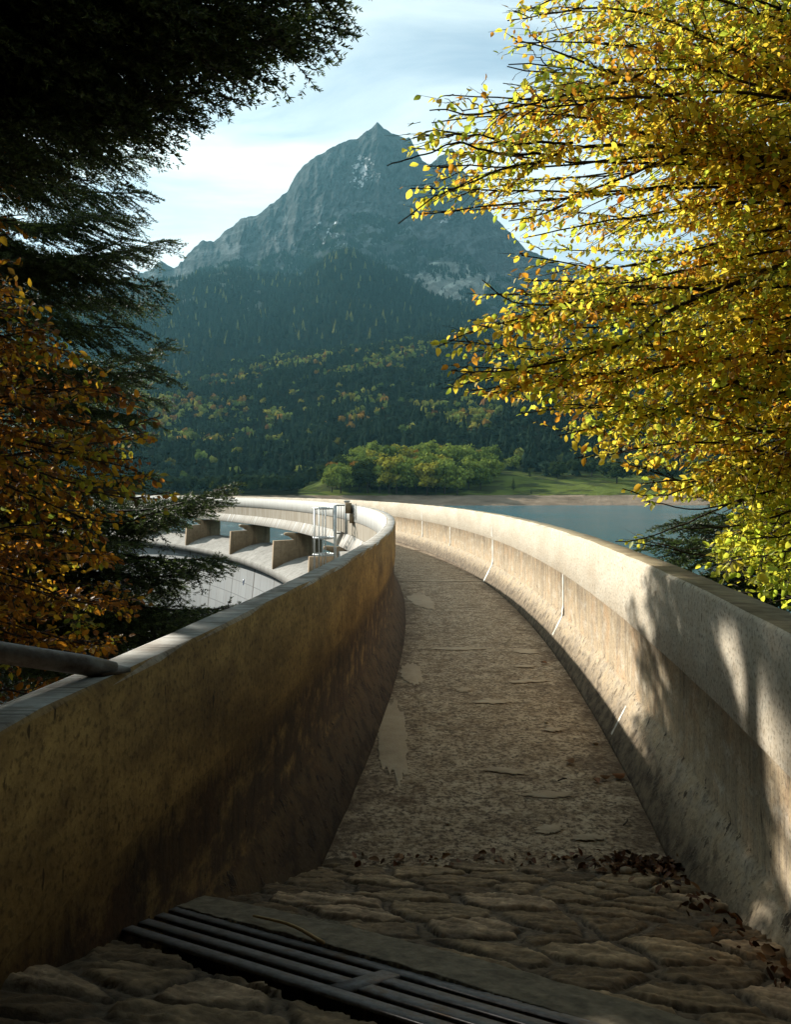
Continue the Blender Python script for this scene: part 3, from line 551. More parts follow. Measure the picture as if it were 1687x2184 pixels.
# ------------------------------------------------------------------ far forest (one mass)
def conifer_lo(n=6, tiers=3, seed=0):
    r = np.random.default_rng(seed); V = []; Fs = []
    for k in range(tiers):
        z0 = .12 + k * .78 / tiers; z1 = min(1, z0 + 1.35 / tiers); R = .22 * (1 - k / (tiers + .35)); b = len(V); a = np.arange(2 * n) * math.pi / n + r.random() * 3
        for q_, ang in enumerate(a): rr = R * (1 if q_ % 2 else .55) * (.8 + .4 * r.random()); V.append((rr * math.cos(ang), rr * math.sin(ang), z0 - (.05 if q_ % 2 else -.03)))
        V.append((0, 0, z1)); Fs += [(b + q_, b + (q_ + 1) % (2 * n), b + 2 * n) for q_ in range(2 * n)]
    return np.array(V), np.array(Fs)
def blob_lo(seed=0, nleaf=46):
    """a crown of loose leaf clumps: short ragged quads spread over a lumpy volume"""
    r = np.random.default_rng(seed); d = r.normal(size=(nleaf, 3)); d /= np.linalg.norm(d, axis=1)[:, None]; d[:, 2] = np.abs(d[:, 2]) * 1.1 - .35
    lump = .75 + .35 * np.sin(d[:, 0] * 5 + seed) * np.cos(d[:, 1] * 4 + seed * 2)
    c = d * np.array([.36, .36, .42]) * lump[:, None] * (.6 + .4 * r.random((nleaf, 1))) + np.array([0, 0, .58])
    V = []; Fs = []
    for k in range(nleaf):
        nrm = d[k] + r.normal(size=3) * .5; nrm /= np.linalg.norm(nrm); a = np.cross(nrm, r.normal(size=3)); a /= np.linalg.norm(a); b = np.cross(nrm, a); s = .13 * (.7 + .6 * r.random())
        V += [c[k] + a * s, c[k] + b * s * .9, c[k] - a * s, c[k] - b * s]; Fs.append((4 * k, 4 * k + 1, 4 * k + 2, 4 * k + 3))
    return np.array(V), np.array(Fs)
con = [conifer_lo(4, 4, s) for s in range(6)]; blo = [blob_lo(s, 40) for s in range(6)]
def scatter(acc, P, H, kinds, cols, protos, widen=1.0):
    r = rng
    for pi, (V, Fs) in enumerate(protos):
        sel = np.nonzero(kinds == pi)[0]
        if not len(sel): continue
        a = r.random(len(sel)) * 6.28; ca, sa = np.cos(a), np.sin(a); h = H[sel]; w = h * widen * (.8 + .4 * r.random(len(sel)))
        X = (V[None, :, 0] * ca[:, None] - V[None, :, 1] * sa[:, None]) * w[:, None] + P[sel, 0][:, None]
        Y = (V[None, :, 0] * sa[:, None] + V[None, :, 1] * ca[:, None]) * w[:, None] + P[sel, 1][:, None]
        Z = V[None, :, 2] * h[:, None] + P[sel, 2][:, None]
        m = len(V); Fx = (Fs[None] + (np.arange(len(sel)) * m)[:, None, None]).reshape(-1, Fs.shape[1])
        acc.add(np.stack([X, Y, Z], -1).reshape(-1, 3), Fx, np.repeat(cols[sel], m, axis=0) * (.8 + .4 * r.random((len(sel) * m, 1))))
FA = Acc()
def jgrid(u0, u1, d0, d1, sp):
    out = []
    D = d0
    while D < d1:
        n_ = int((u1 - u0) * D / sp); u = np.linspace(u0, u1, n_) + rng.normal(size=n_) * sp * .45 / D; out.append(np.stack([u, np.full(n_, D) + rng.normal(size=n_) * sp * .45], -1)); D += sp
    return np.concatenate(out)
# slope A
A = jgrid(-.62, .62, 368, 1215, 6.6); u, D = A[:, 0], A[:, 1]; x = CX + F * u; z = terr(u, D)
keep = (z > -1.2) & ~((x > 655) & (D < 468 + 14 * np.sin(x / 40))); u, D, x, z = u[keep], D[keep], x[keep], z[keep]; Xw = u * D
vgr = HZ - (z - EYE) / D * F
dmask = fbm(Xw / 60 + 3, D / 45, 4, .6); band = np.exp(-((vgr - (vA(x) + 25)) / 25) ** 2) * .12 + np.exp(-((vgr - 870 + (x - 500) * .1) / 60) ** 2) * .12 * (x < 820) + .10 * np.exp(-((x - 860) / 60) ** 2 - ((vgr - 800) / 50) ** 2)
dec = (dmask + band * 1.25) > .71; dec |= rng.random(len(u)) < .035; dec &= rng.random(len(u)) < .8
nearsh = (D < 470) & (x < 690); dec |= nearsh & (rng.random(len(u)) < .75)
H = np.where(dec, 7 + 5 * rng.random(len(u)), 8 + 7 * rng.random(len(u)))
pal = np.array([[.17, .20, .05], [.28, .25, .05], [.30, .17, .04], [.11, .15, .04], [.24, .25, .06], [.17, .085, .03]]); pc = pal[rng.choice(6, len(u), p=[.28, .22, .12, .2, .13, .05])]
cc = np.array([.017, .028, .017]) * (.7 + .7 * rng.random((len(u), 1))); pc = pc * (.5 + 1.0 * rng.random((len(u), 1))); pc[nearsh] = [.03, .045, .018]; colA = np.where(dec[:, None], pc, cc); kind = rng.integers(0, 6, len(u))
P = np.stack([Xw, D, z - .8], -1)
scatter(FA, P[dec], H[dec], kind[dec], colA[dec], blo, .95); br_ = ~dec & (rng.random(len(u)) < .58); scatter(FA, P[br_], H[br_] * .8, kind[br_], colA[br_] * 1.5, blo, .95); cn_ = ~dec & ~br_; H[cn_] *= .75 + .5 * rng.random(cn_.sum()); scatter(FA, P[cn_], H[cn_], kind[cn_], colA[cn_], con, 1.25)
# slope B, thinner with clearings
A = jgrid(-.45, .6, 1240, 2120, 11.5); u, D = A[:, 0], A[:, 1]; x = CX + F * u; z = terr(u, D); Xw = u * D
cl = (fbm(Xw / 120 + 9, D / 160 + 3, 4) > .66); cl = (fbm(Xw / 120 + 9, D / 160 + 3, 4) > .56) & (x < 560) & (HZ - (z - EYE) / D * F < 660); keep = ~cl | (rng.random(len(u)) < .3); u, D, x, z, Xw = u[keep], D[keep], x[keep], z[keep], Xw[keep]
H = 13 + 10 * rng.random(len(u)); dec = rng.random(len(u)) < .05; colB = np.array([.014, .024, .017]) * (.7 + .7 * rng.random((len(u), 1))); colB[dec] = [.12, .12, .035]
con2 = [conifer_lo(3, 2, s) for s in range(6)]; scatter(FA, np.stack([Xw, D, z - 1], -1), H, rng.integers(0, 6, len(u)), colB, con2, 1.15)
# scattered pines on the mountain's lower flank
UU, TT, vv, DDm = MT; sel = np.nonzero(((TT < .40) & (TT > .0) & (fbm((CX + F * UU) / 25 + 8, vv / 16, 5, .6) > .50) & (np.abs(UU) < .45)).ravel())[0]; sel = rng.choice(sel, min(6500, len(sel)), replace=False)
D = DDm.ravel()[sel]; u = UU.ravel()[sel]; z = EYE - (vv.ravel()[sel] - HZ) / F * D; m = len(sel)
scatter(FA, np.stack([u * D, D, z - 2], -1), 9 + 9 * rng.random(m), rng.integers(0, 6, m), np.array([.015, .024, .015]) * (.7 + .6 * rng.random((m, 1))), con2, 1.3)
tag(link('forest', FA.mesh('forest'), M_FAR), 'dense conifer forest with yellow and orange broadleaf trees across the lake', 'forest', kind='stuff')

# ------------------------------------------------------------------ trees one can tell apart on the far shore
def crown_mesh(seed, nl=1500, shape=(.42, .42, .40), lean=0, ls=.042):
    r = np.random.default_rng(seed); nb = 22; cen = r.normal(size=(nb, 3)); cen /= np.linalg.norm(cen, axis=1)[:, None]; cen *= (.55 + .35 * r.random((nb, 1)))
    cen[:, 2] = np.where(cen[:, 2] < -.55, -.4, cen[:, 2]); cen *= np.array(shape); cen += [0, 0, .58]; rad = .12 + .08 * r.random(nb)
    k = r.integers(0, nb, nl); d = r.normal(size=(nl, 3)); d /= np.linalg.norm(d, axis=1)[:, None]; p = cen[k] + d * rad[k][:, None] * (.75 + .35 * r.random((nl, 1)))
    nrm = d + r.normal(size=(nl, 3)) * .45; nrm /= np.linalg.norm(nrm, axis=1)[:, None]; a = np.cross(nrm, r.normal(size=(nl, 3))); a /= np.linalg.norm(a, axis=1)[:, None]; b = np.cross(nrm, a)
    s = ls * (.6 + .8 * r.random((nl, 1))); V = np.stack([p + a * s, p + b * s * .7, p - a * s, p - b * s * .7], 1).reshape(-1, 3); Fs = np.arange(nl * 4).reshape(-1, 4)
    # small solid cores keep it from being see-through
    A_ = Acc(); A_.add(V, Fs, np.repeat(.75 + .5 * r.random((nl, 1)) * np.ones(3), 4, axis=0)); t_ = np.arange(6)
    for q_ in range(nb):
        cv = np.array([[1, 0, 0], [-1, 0, 0], [0, 1, 0], [0, -1, 0], [0, 0, 1], [0, 0, -1]]) * rad[q_] * .78 + cen[q_]
        A_.add(cv, np.array([[0, 2, 4], [2, 1, 4], [1, 3, 4], [3, 0, 4], [2, 0, 5], [1, 2, 5], [3, 1, 5], [0, 3, 5]]), .7)
    return A_
def trunk_mesh(seed):
    r = np.random.default_rng(seed + 99); b = MB(); b.tube([(0, 0, -.1), (.01, 0, .2), (0, .01, .5), (.02, 0, .8)], [.028, .022, .014, .005], 6)
    for k in range(5): a = r.random() * 6.28; b.tube([(0, 0, .25 + k * .08), (.12 * math.cos(a), .12 * math.sin(a), .4 + k * .08), (.25 * math.cos(a), .25 * math.sin(a), .5 + k * .08)], [.012, .008, .003], 5)
    return np_mesh('trunk', np.concatenate(b.V), [np.array(v) for v in b.Fq.values()])
crA = [crown_mesh(s, shape=sh) for s, sh in enumerate([(.40, .40, .38), (.34, .34, .42), (.46, .44, .36), (.36, .38, .40)])]
trM = [trunk_mesh(s) for s in range(4)]
COLS = {'g': (.15, .20, .04), 'd': (.045, .065, .018), 'y': (.34, .31, .045), 'o': (.34, .17, .03), 'l': (.24, .29, .055)}
cm_cache = {}
def crownd(k, c):
    if (k, c) not in cm_cache:
        A_ = crA[k]; me = np_mesh('crown', np.concatenate(A_.V), [np.concatenate(f) for f in A_.F.values()], col=np.concatenate(A_.C) * np.array(COLS[c])); me.materials.append(M_FAR); cm_cache[(k, c)] = me
    return cm_cache[(k, c)]
for m_ in trM: m_.materials.append(M_BARK)
def far_tree(X, Y, Z, H, k, c, label, group, wid=1.0):
    o = bpy.data.objects.new('broadleaf_tree', None); COL.objects.link(o); o.location = (X, Y, Z); o.scale = (H * wid, H * wid, H); o.rotation_euler = (0, 0, random.random() * 6.28)
    tag(o, label, 'tree', group)
    for nm, me in (('crown', crownd(k, c)), ('trunk', trM[k])): ch = bpy.data.objects.new(nm, me); COL.objects.link(ch); ch.parent = o
    return o
rr = random.Random(4); cname = {'g': 'green', 'd': 'dark green', 'y': 'yellowing', 'o': 'orange', 'l': 'light green'}; rowname = ['front row', 'second row', 'third row', 'fourth row', 'back row']; ordn = ['first', 'second', 'third', 'fourth', 'fifth', 'sixth', 'seventh', 'eighth', 'ninth', 'tenth', 'eleventh', 'twelfth', 'thirteenth', 'fourteenth', 'fifteenth', 'sixteenth', 'seventeenth', 'eighteenth', 'nineteenth', 'twentieth', 'twenty first', 'twenty second', 'twenty third', 'twenty fourth']
for j_, D in enumerate((392, 408, 424, 444, 464)):
    xa, xb = [(700, 985), (690, 1035), (700, 1060), (720, 1050), (760, 1050)][j_]; px = xa + 8
    q_ = 0
    while px < xb:
        u_ = (px - CX) / F; Dj = D + rr.uniform(-5, 5); zt = float(terr(np.array([u_]), np.array([Dj]))[0]); Hh = rr.uniform(12.5, 18) * (1.1 if 780 < px < 1000 else .95)
        c = rr.choice('ggglldlyyo' if px < 900 else 'gggldlgyd'); side = 'left end' if px < xa + (xb - xa) * .2 else ('left of centre' if px < xa + (xb - xa) * .4 else ('centre' if px < xa + (xb - xa) * .6 else ('right of centre' if px < xa + (xb - xa) * .8 else 'right end')))
        far_tree(u_ * Dj, Dj, zt - .5, Hh, rr.randrange(4), c, f'{cname[c]} tree, {ordn[q_]} from the left, {rowname[j_]} of the grove', 'trees of the sunlit grove on the far shore', 1.0); q_ += 1
        px += rr.uniform(17, 27)
for (px, vb_, vt, c, k, lb, wd) in [(1097, 1003, 968, 'l', 1, 'yellow green tree standing alone on the meadow beside the grove', 1.05), (1190, 1021, 984, 'd', 0, 'round dark tree standing alone in the middle of the meadow', 1.15),
    (1227, 1015, 979, 'd', 2, 'dark green tree just right of the lone round meadow tree', 1.1), (1262, 1016, 980, 'd', 3, 'dark green tree left of the widest tree on the meadow', 1.15), (1315, 1031, 984, 'd', 2, 'widest dark tree at the edge of the meadow', 1.6),
    (1050, 1012, 962, 'd', 0, 'tall dark tree at the right edge of the grove', 1.0), (1027, 1010, 957, 'o', 1, 'tall orange tree near the right edge of the grove', 1.0), (1370, 1025, 985, 'd', 1, 'dark tree by the shore half hidden by beech leaves', 1.3), (1430, 1028, 985, 'd', 3, 'dark shore tree right behind the beech leaves', 1.4)]:
    u_ = (px - CX) / F; best = min(np.linspace(392, 500, 80), key=lambda D: abs((HZ - (float(terr(np.array([u_]), np.array([D]))[0]) - EYE) / D * F) - vb_)); zt = float(terr(np.array([u_]), np.array([best]))[0])
    far_tree(u_ * best, best, zt - .3, (vb_ - vt) / F * best * 1.05, k, c, lb, 'lone trees on the far meadow', wd)
def far_conifer(px, D, H, lb):
    u_ = (px - CX) / F; zt = float(terr(np.array([u_]), np.array([D]))[0]); o = empty('conifer_tree', (u_ * D, D, zt), lb, 'tree', 'small conifers on the far meadow'); A_ = Acc(); r = np.random.default_rng(px)
    n_ = 700; h = r.random(n_) ** .8; a = r.random(n_) * 6.28; R = (1 - h) * .2 * H * (.55 + .5 * r.random(n_)); p = np.stack([np.cos(a) * R, np.sin(a) * R, (.08 + h * .92) * H], -1)
    d = np.stack([np.cos(a), np.sin(a), -.3 + 0 * a], -1); s = .05 * H * (1.1 - h)[:, None]; sd_ = np.stack([-np.sin(a), np.cos(a), 0 * a], -1)
    V = np.stack([p - sd_ * s * .5, p + d * s * 1.3, p + sd_ * s * .5, p + np.array([0, 0, .4]) * s], 1).reshape(-1, 3) + np.array(o.location); A_.add(V, np.arange(n_ * 4).reshape(-1, 4), (.03, .045, .02)); link('crown', A_.mesh('crown'), M_FAR, o)
    b = MB(); b.tube([np.array(o.location) + (0, 0, -.5), np.array(o.location) + (0, 0, H * .7)], [.03 * H, .008 * H], 6); b.build('trunk', M_BARK, o)
far_conifer(1095, 405, 7, 'narrow dark conifer in front of the yellow green meadow tree'); far_conifer(1130, 455, 5.5, 'small dark conifer right of the yellow green meadow tree'); far_conifer(1133, 392, 3, 'tiny bush like conifer near the bank')

# ------------------------------------------------------------------ water, valley ground, near hillside
t = NT('lake_water'); co = t.n('ShaderNodeTexCoord').outputs['Object']
w1 = t.noise(t.mapv(co, (.10, .30, 1)), 1.0, 5, .62, .6); w2 = t.noise(t.mapv(co, (1.6, 3.6, 1)), 1.0, 4, .6)
patchy = t.noise(co, .012, 3); rgh = t.ramp(patchy, (.35, .05), (.65, .12))
M_WATER = t.bsdf(t.mix(t.ramp(patchy, (.4, 0), (.6, 1)), (.028, .115, .145), (.04, .14, .17)), rgh, t.bump(t.math('ADD', w1, t.math('MULTIPLY', w2, .35)), 1.0, 1.4), IOR=1.33)
th = np.radians(np.linspace(-35, 128, 80)); V = np.concatenate([np.stack([CC[0] + 57.9 * np.cos(th), CC[1] + 57.9 * np.sin(th), np.full(80, WZ)], -1), np.stack([CC[0] + 1300 * np.cos(th), CC[1] + 1300 * np.sin(th), np.full(80, WZ)], -1)])
Fs = np.stack([np.arange(79), np.arange(79) + 80, np.arange(79) + 81, np.arange(79) + 1], -1)
tag(link('water', np_mesh('water', V, [Fs]), M_WATER), 'rippled teal reservoir water', None, kind='structure')
M_SOIL = m_concrete('forest_floor', (.07, .055, .035), (.05, .045, .025), (.03, .022, .014), 1)
gb = MB(); gb.box((0, 0, -30), (7600, 7600, 1)); tag(gb.build('ground', M_SOIL), 'valley ground', None, kind='structure')
def near_h(x, y):
    h = -27 + 1.12 * np.clip(22 - y, 0, None); h = np.where(y < -1.5, 0.0 + 1.1 * (-1.5 - y), np.minimum(h, -.5))  # unseen rise behind the camera, added to block sky light
    side = np.clip((np.abs(x - .4) - 2.2) / 3, 0, 1); h = h * 1.0 - side * 1.0 + np.where(y < 2, np.clip((-x - 3) * .35, 0, 4), 0) * np.clip((2 - y) / 4, 0, 1)
    near = (np.abs(x - .4) < 2.4) & (y > -1.5); h = np.where(near, np.minimum(h, -.5), h)
    return h + (fbm(x / 3, y / 3, 5) - .5) * 1.2 * np.where(near, .1, 1)
X, Y = np.meshgrid(np.linspace(-75, 60, 220), np.linspace(-55, 24, 150)); Z = near_h(X, Y); ny, nx = X.shape; i = np.arange(ny - 1)[:, None] * nx; j = np.arange(nx - 1)[None]
tag(link('hillside', np_mesh('hillside', np.stack([X, Y, Z], -1).reshape(-1, 3), [np.stack([i + j, i + j + 1, i + nx + j + 1, i + nx + j], -1).reshape(-1, 4)], smooth=True), M_SOIL), 'wooded bank at the near end of the dam', None, kind='structure')
# far abutment bank at the other end of the dam
X, Y = np.meshgrid(np.linspace(-190, -44, 90), np.linspace(20, 190, 90)); dA = np.hypot(X - CC[0], Y - CC[1]); Z = -28 + np.clip((-X - 50) * .75 + (Y - 66) * .0, 0, 90) + np.clip(34 - np.abs(Y - 68) * .8, 0, 40) * np.clip((-X - 44) / 10, 0, 1) + (fbm(X / 7, Y / 7) - .5) * 3
ny, nx = X.shape; i = np.arange(ny - 1)[:, None] * nx; j = np.arange(nx - 1)[None]
tag(link('hillside', np_mesh('hillside', np.stack([X, Y, Z], -1).reshape(-1, 3), [np.stack([i + j, i + j + 1, i + nx + j + 1, i + nx + j], -1).reshape(-1, 4)], smooth=True), M_SOIL), 'bank at the far end of the dam', None, kind='structure')

# ------------------------------------------------------------------ near firs: branch meshes shared by the copies
def fir_branch(seed, L=3.0, droop=.35, dens=1.0):
    r = np.random.default_rng(seed); m = 22; s = np.linspace(0, 1, m); ax = np.stack([s * L, .10 * np.sin(s * 3 + seed) * s, -droop * np.sin(s * 2.2) * .55 + .38 * s ** 3 * droop * 1.6], -1)
    ax[:, 2] -= ax[-1, 2] * s ** 1
    ax[:, 1] -= ax[-1, 1] * s
    segs = []; stems = Acc(); V, Fs = tube(ax, .022 * (1 - s) + .004, 6); stems.add(V, Fs, (.045, .033, .024))
    T = np.gradient(ax, axis=0); T /= np.linalg.norm(T, axis=1)[:, None]
    n1 = int(34 * dens)
    for k in range(n1):
        for sd_ in (-1, 1):
            t0 = min(.995, .10 + .9 * (k + r.random() * .8) / n1); f = t0 * (m - 1); i0 = min(int(f), m - 2); p = ax[i0] + (ax[i0 + 1] - ax[i0]) * (f - i0); tg = T[i0]
            l1 = (.58 * (1 - t0) ** .6 + .19) * (.7 + .6 * r.random()) * (.45 + min(1, t0 * 3) * .55); ang = math.radians(r.uniform(38, 60)); side = np.array([-tg[1], tg[0], 0]) * sd_
            d = tg * math.cos(ang) + side * math.sin(ang) + np.array([0, 0, r.uniform(-.38, .12)]); d /= np.linalg.norm(d)
            q_ = np.linspace(0, 1, 5)[:, None]; P = p + d * l1 * q_ + np.array([0, 0, -.18 * l1]) * q_ ** 2 + tg * l1 * .12 * q_ ** 2
            V, Fs = tube(P, np.linspace(.0045, .0018, 5), 3); stems.add(V, Fs, (.05, .038, .026))
            for a in range(4): segs.append((P[a], P[a + 1]))
            n2 = max(1, int(l1 / .06))
            for b in range(n2):
                for s2 in (-1, 1):
                    t2 = (b + .3 + .5 * r.random()) / n2; pp = p + d * l1 * t2 + np.array([0, 0, -.18 * l1]) * t2 ** 2; l2 = (.24 * (1 - t2) * min(1, l1 / .5) + .05) * (.7 + .6 * r.random())
                    sv = np.cross(d, [0, 0, 1.]); sv /= np.linalg.norm(sv) + 1e-9; a2 = math.radians(r.uniform(35, 55)); d2 = d * math.cos(a2) + sv * s2 * math.sin(a2) + np.array([0, 0, r.uniform(-.35, .15)]); d2 /= np.linalg.norm(d2)
                    segs.append((pp, pp + d2 * l2))
    for a in range(8, m - 1): segs.append((ax[a], ax[a + 1]))
    P0 = np.array([a for a, b in segs]); P1 = np.array([b for a, b in segs]); Ls = np.linalg.norm(P1 - P0, axis=1)
    cnt = np.maximum(3, (Ls / .0055).astype(int)); idx = np.repeat(np.arange(len(segs)), cnt); tt_ = r.random(len(idx)); p = P0[idx] + (P1 - P0)[idx] * tt_[:, None]; D_ = (P1 - P0)[idx] / Ls[idx][:, None]
    n_ = len(idx); rnd = r.normal(size=(n_, 3)); rnd[:, 2] = np.abs(rnd[:, 2]) * .6 - .15; rnd -= D_ * (rnd * D_).sum(1)[:, None]; rnd /= np.linalg.norm(rnd, axis=1)[:, None] + 1e-9
    nd = D_ * .62 + rnd * .8; nd /= np.linalg.norm(nd, axis=1)[:, None]; ln = .023 * (.75 + .4 * r.random((n_, 1))); wv = np.cross(nd, r.normal(size=(n_, 3))); wv /= np.linalg.norm(wv, axis=1)[:, None] + 1e-9; wv *= .0040
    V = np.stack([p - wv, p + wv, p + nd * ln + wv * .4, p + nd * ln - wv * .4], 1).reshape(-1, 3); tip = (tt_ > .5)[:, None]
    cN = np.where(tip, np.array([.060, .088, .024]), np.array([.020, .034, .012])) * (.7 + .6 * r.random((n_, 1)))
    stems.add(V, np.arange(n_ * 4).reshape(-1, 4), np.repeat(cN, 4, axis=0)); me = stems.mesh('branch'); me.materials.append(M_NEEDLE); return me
FB = [fir_branch(s, droop=dr) for s, dr in enumerate((.35, .55, .2, .45, .7))]
def fir(loc, top, label, tips, nrand, rad, zr, rtrunk=.19, seed=0, azok=None, dscale=1.0, maxu=None):
    r = random.Random(seed); o = empty('fir_tree', loc, label, 'tree', None); X0, Y0, Z0 = loc
    b = MB(); hs = np.linspace(Z0, top, 14); b.tube([(X0 + .06 * math.sin(h), Y0 + .05 * math.cos(h * .8), h) for h in hs], np.linspace(rtrunk, .03, 14), 10); b.build('trunk', M_BARK, o, smooth=True)
    def br(org, tip):
        me = FB[r.randrange(5)]; d = Vector(tip) - Vector(org); L = d.length; c = bpy.data.objects.new('branch', me); COL.objects.link(c); c.parent = o
        xq = d.normalized(); yq = Vector((0, 0, 1)).cross(xq).normalized(); zq = xq.cross(yq); roll = r.uniform(-.35, .35); R = Matrix((xq, yq, zq)).transposed().to_4x4() @ Matrix.Rotation(roll, 4, 'X')
        s = L / 3.0; sw = s * r.uniform(.9, 1.15); c.matrix_local = Matrix.Translation(Vector(org) - Vector(loc)) @ R @ Matrix.Diagonal((s, sw if r.random() < .5 else -sw, s, 1))
    for (px, py, D, rise) in tips:
        tp = pt(px, py, D * dscale); br((X0, Y0, tp[2] + rise), tp)
    k = 0; tries = 0
    while k < nrand and tries < 3000:
        tries += 1
        z = zr[0] + (zr[1] - zr[0]) * (k + r.random()) / nrand; a = r.uniform(0, 6.28)
        R_ = rad * (1 - .55 * (z - zr[0]) / (zr[1] - zr[0])) * r.uniform(.75, 1.05); tp = (X0 + R_ * math.cos(a), Y0 + R_ * math.sin(a), z - R_ * r.uniform(.0, .25))
        if azok and not azok(a, z): continue
        if maxu:
            uu = tp[0] / max(tp[1], .5) * F + CX; vv_ = HZ - (tp[2] - EYE) / max(tp[1], .5) * F
            if tp[1] > 0 and not maxu(uu, vv_): continue
        br((X0, Y0, z), tp); k += 1
    return o
env_f1 = lambda px, v: px < np.interp(v, [-600, 300, 335, 500, 600, 735, 850, 1000, 1040, 1200, 1300, 1500], [330, 250, 300, 300, 320, 340, 330, 330, 420, 420, 440, 380]) - 25
tips1 = [(325, 335, 8.6, .5), (312, 412, 7.4, .9), (300, 478, 8.8, .7), (275, 505, 7.2, .3), (362, 512, 8, -.2), (345, 612, 7.7, .6), (240, 450, 7, .7), (358, 735, 8.2, -.1), (345, 790, 7.4, .9), (350, 855, 8.8, .9), (290, 700, 7, .9), (318, 930, 8.4, .8),
    (475, 1040, 7.8, .25), (400, 1088, 8.6, .8), (300, 1010, 7.2, .5), (463, 1190, 7.6, .8), (380, 1240, 8.6, .6), (490, 1296, 7.4, .9), (478, 1325, 8.3, 1.1), (412, 1345, 7.9, .9), (330, 1390, 7.2, .8), (250, 1150, 7, .6), (320, 1480, 8, .9),
    (250, 640, 8.6, .5), (270, 820, 8, .7), (230, 960, 7.6, .6), (200, 560, 8.8, .6), (180, 400, 7.8, .6), (310, 1130, 8.2, .6), (200, 1300, 7.2, .7), (150, 1400, 8.6, .8), (260, 560, 7.1, .9), (330, 655, 8.7, .5), (310, 890, 7.3, .8)]
fir((-8.6, 9.8, -14), 13, 'fir standing further left behind the orange beech', [], 70, 3.2, (1.5, 12), seed=21, maxu=lambda px, v: px < -60)  # out of frame, added to keep sun patches off the ramp
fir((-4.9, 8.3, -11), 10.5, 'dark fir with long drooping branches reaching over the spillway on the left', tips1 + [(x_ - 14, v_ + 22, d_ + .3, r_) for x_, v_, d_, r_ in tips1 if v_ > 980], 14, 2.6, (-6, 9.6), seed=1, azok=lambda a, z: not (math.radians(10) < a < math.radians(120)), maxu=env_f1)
tips2 = [(735, 3, 5.5, .2), (690, -45, 5.2, .4), (672, 36, 5.8, .5), (615, 82, 5.3, .8), (585, 20, 4.9, .4), (556, 102, 5.7, .8), (512, 126, 5.1, .8), (470, 152, 5.5, .9), (432, 196, 5.0, .9), (382, 222, 5.6, 1.0), (346, 258, 5.2, 1.0), (300, 267, 4.9, .9), (256, 292, 5.4, .8), (215, 330, 5.8, .8), (150, 380, 5.2, .6),
    (640, -140, 5.4, .3), (560, -100, 5.0, .3), (450, 50, 5.0, .4), (330, 140, 5.6, .6), (200, 100, 4.9, .5), (190, 240, 5.6, .5), (330, 210, 5.8, .8),
    (560, -300, 4.6, .2), (380, -260, 4.4, .2), (700, -420, 4.4, .2), (420, -500, 3.9, .2), (200, -200, 4.9, .2)]
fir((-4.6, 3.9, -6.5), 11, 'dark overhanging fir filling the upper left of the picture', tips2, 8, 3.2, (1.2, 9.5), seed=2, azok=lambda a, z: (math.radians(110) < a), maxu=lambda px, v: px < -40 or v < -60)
tips3 = [(1403, 1146, 8.4, 1.0), (1452, 1176, 8, .9), (1440, 1112, 9, .8), (1470, 1226, 8.4, 1.0), (1520, 1262, 8.6, 1.0), (1500, 1090, 8.8, .5), (1560, 1180, 8.2, .7), (1600, 1240, 8.0, .7), (1500, 1030, 9.2, .6), (1560, 1040, 8.6, .5), (1620, 1100, 8.2, .5), (1640, 980, 9, .5), (1600, 900, 9, .5), (1650, 700, 9, .4), (1660, 820, 8.8, .4)]
fir((7.4, 8.6, -7.5), 9, 'dark fir behind the yellow beech on the right, low branches over the lake', tips3, 36, 2.6, (-3, 8.4), seed=3, azok=lambda a, z: not (math.radians(100) < a < math.radians(250)))
# unseen firs added beside and behind the camera to shade the cobbles
for k, (x, y) in enumerate(((-4.5, -2.2), (-8.5, -.5), (-1.5, -7), (4.5, -4.0), (-10.5, 4.4), (4.9, .6))):
    fir((x, y, float(near_h(np.array(x), np.array(y))) - .4), 12 + k, ['fir standing on the bank just left of the path entrance', 'fir on the bank further left of the entrance', 'fir directly behind the path entrance', 'fir on the bank right of the entrance', 'fir on the slope below the left wall', 'fir just outside the near end of the lake side wall'][k], [], 80, 4.3, (2.2 + float(near_h(np.array(x), np.array(y))) * .2, 11), seed=10 + k, maxu=lambda px, v: px < -200 or px > 1900 or v < -420)

for k, (x, y, lb) in enumerate(((-2.6, -3.4, 'wide old fir arching over the path entrance from the left'), (3.2, -2.6, 'wide old fir arching over the path entrance from the right'))):  # unseen crowns added overhead to shut out sky light
    fir((x, y, float(near_h(np.array(x), np.array(y))) - .4), 15, lb, [], 96, 8.4, (4.6, 13), rtrunk=.3, seed=30 + k, maxu=lambda px, v: v < -520, azok=lambda a, z: math.sin(a) > -.3)
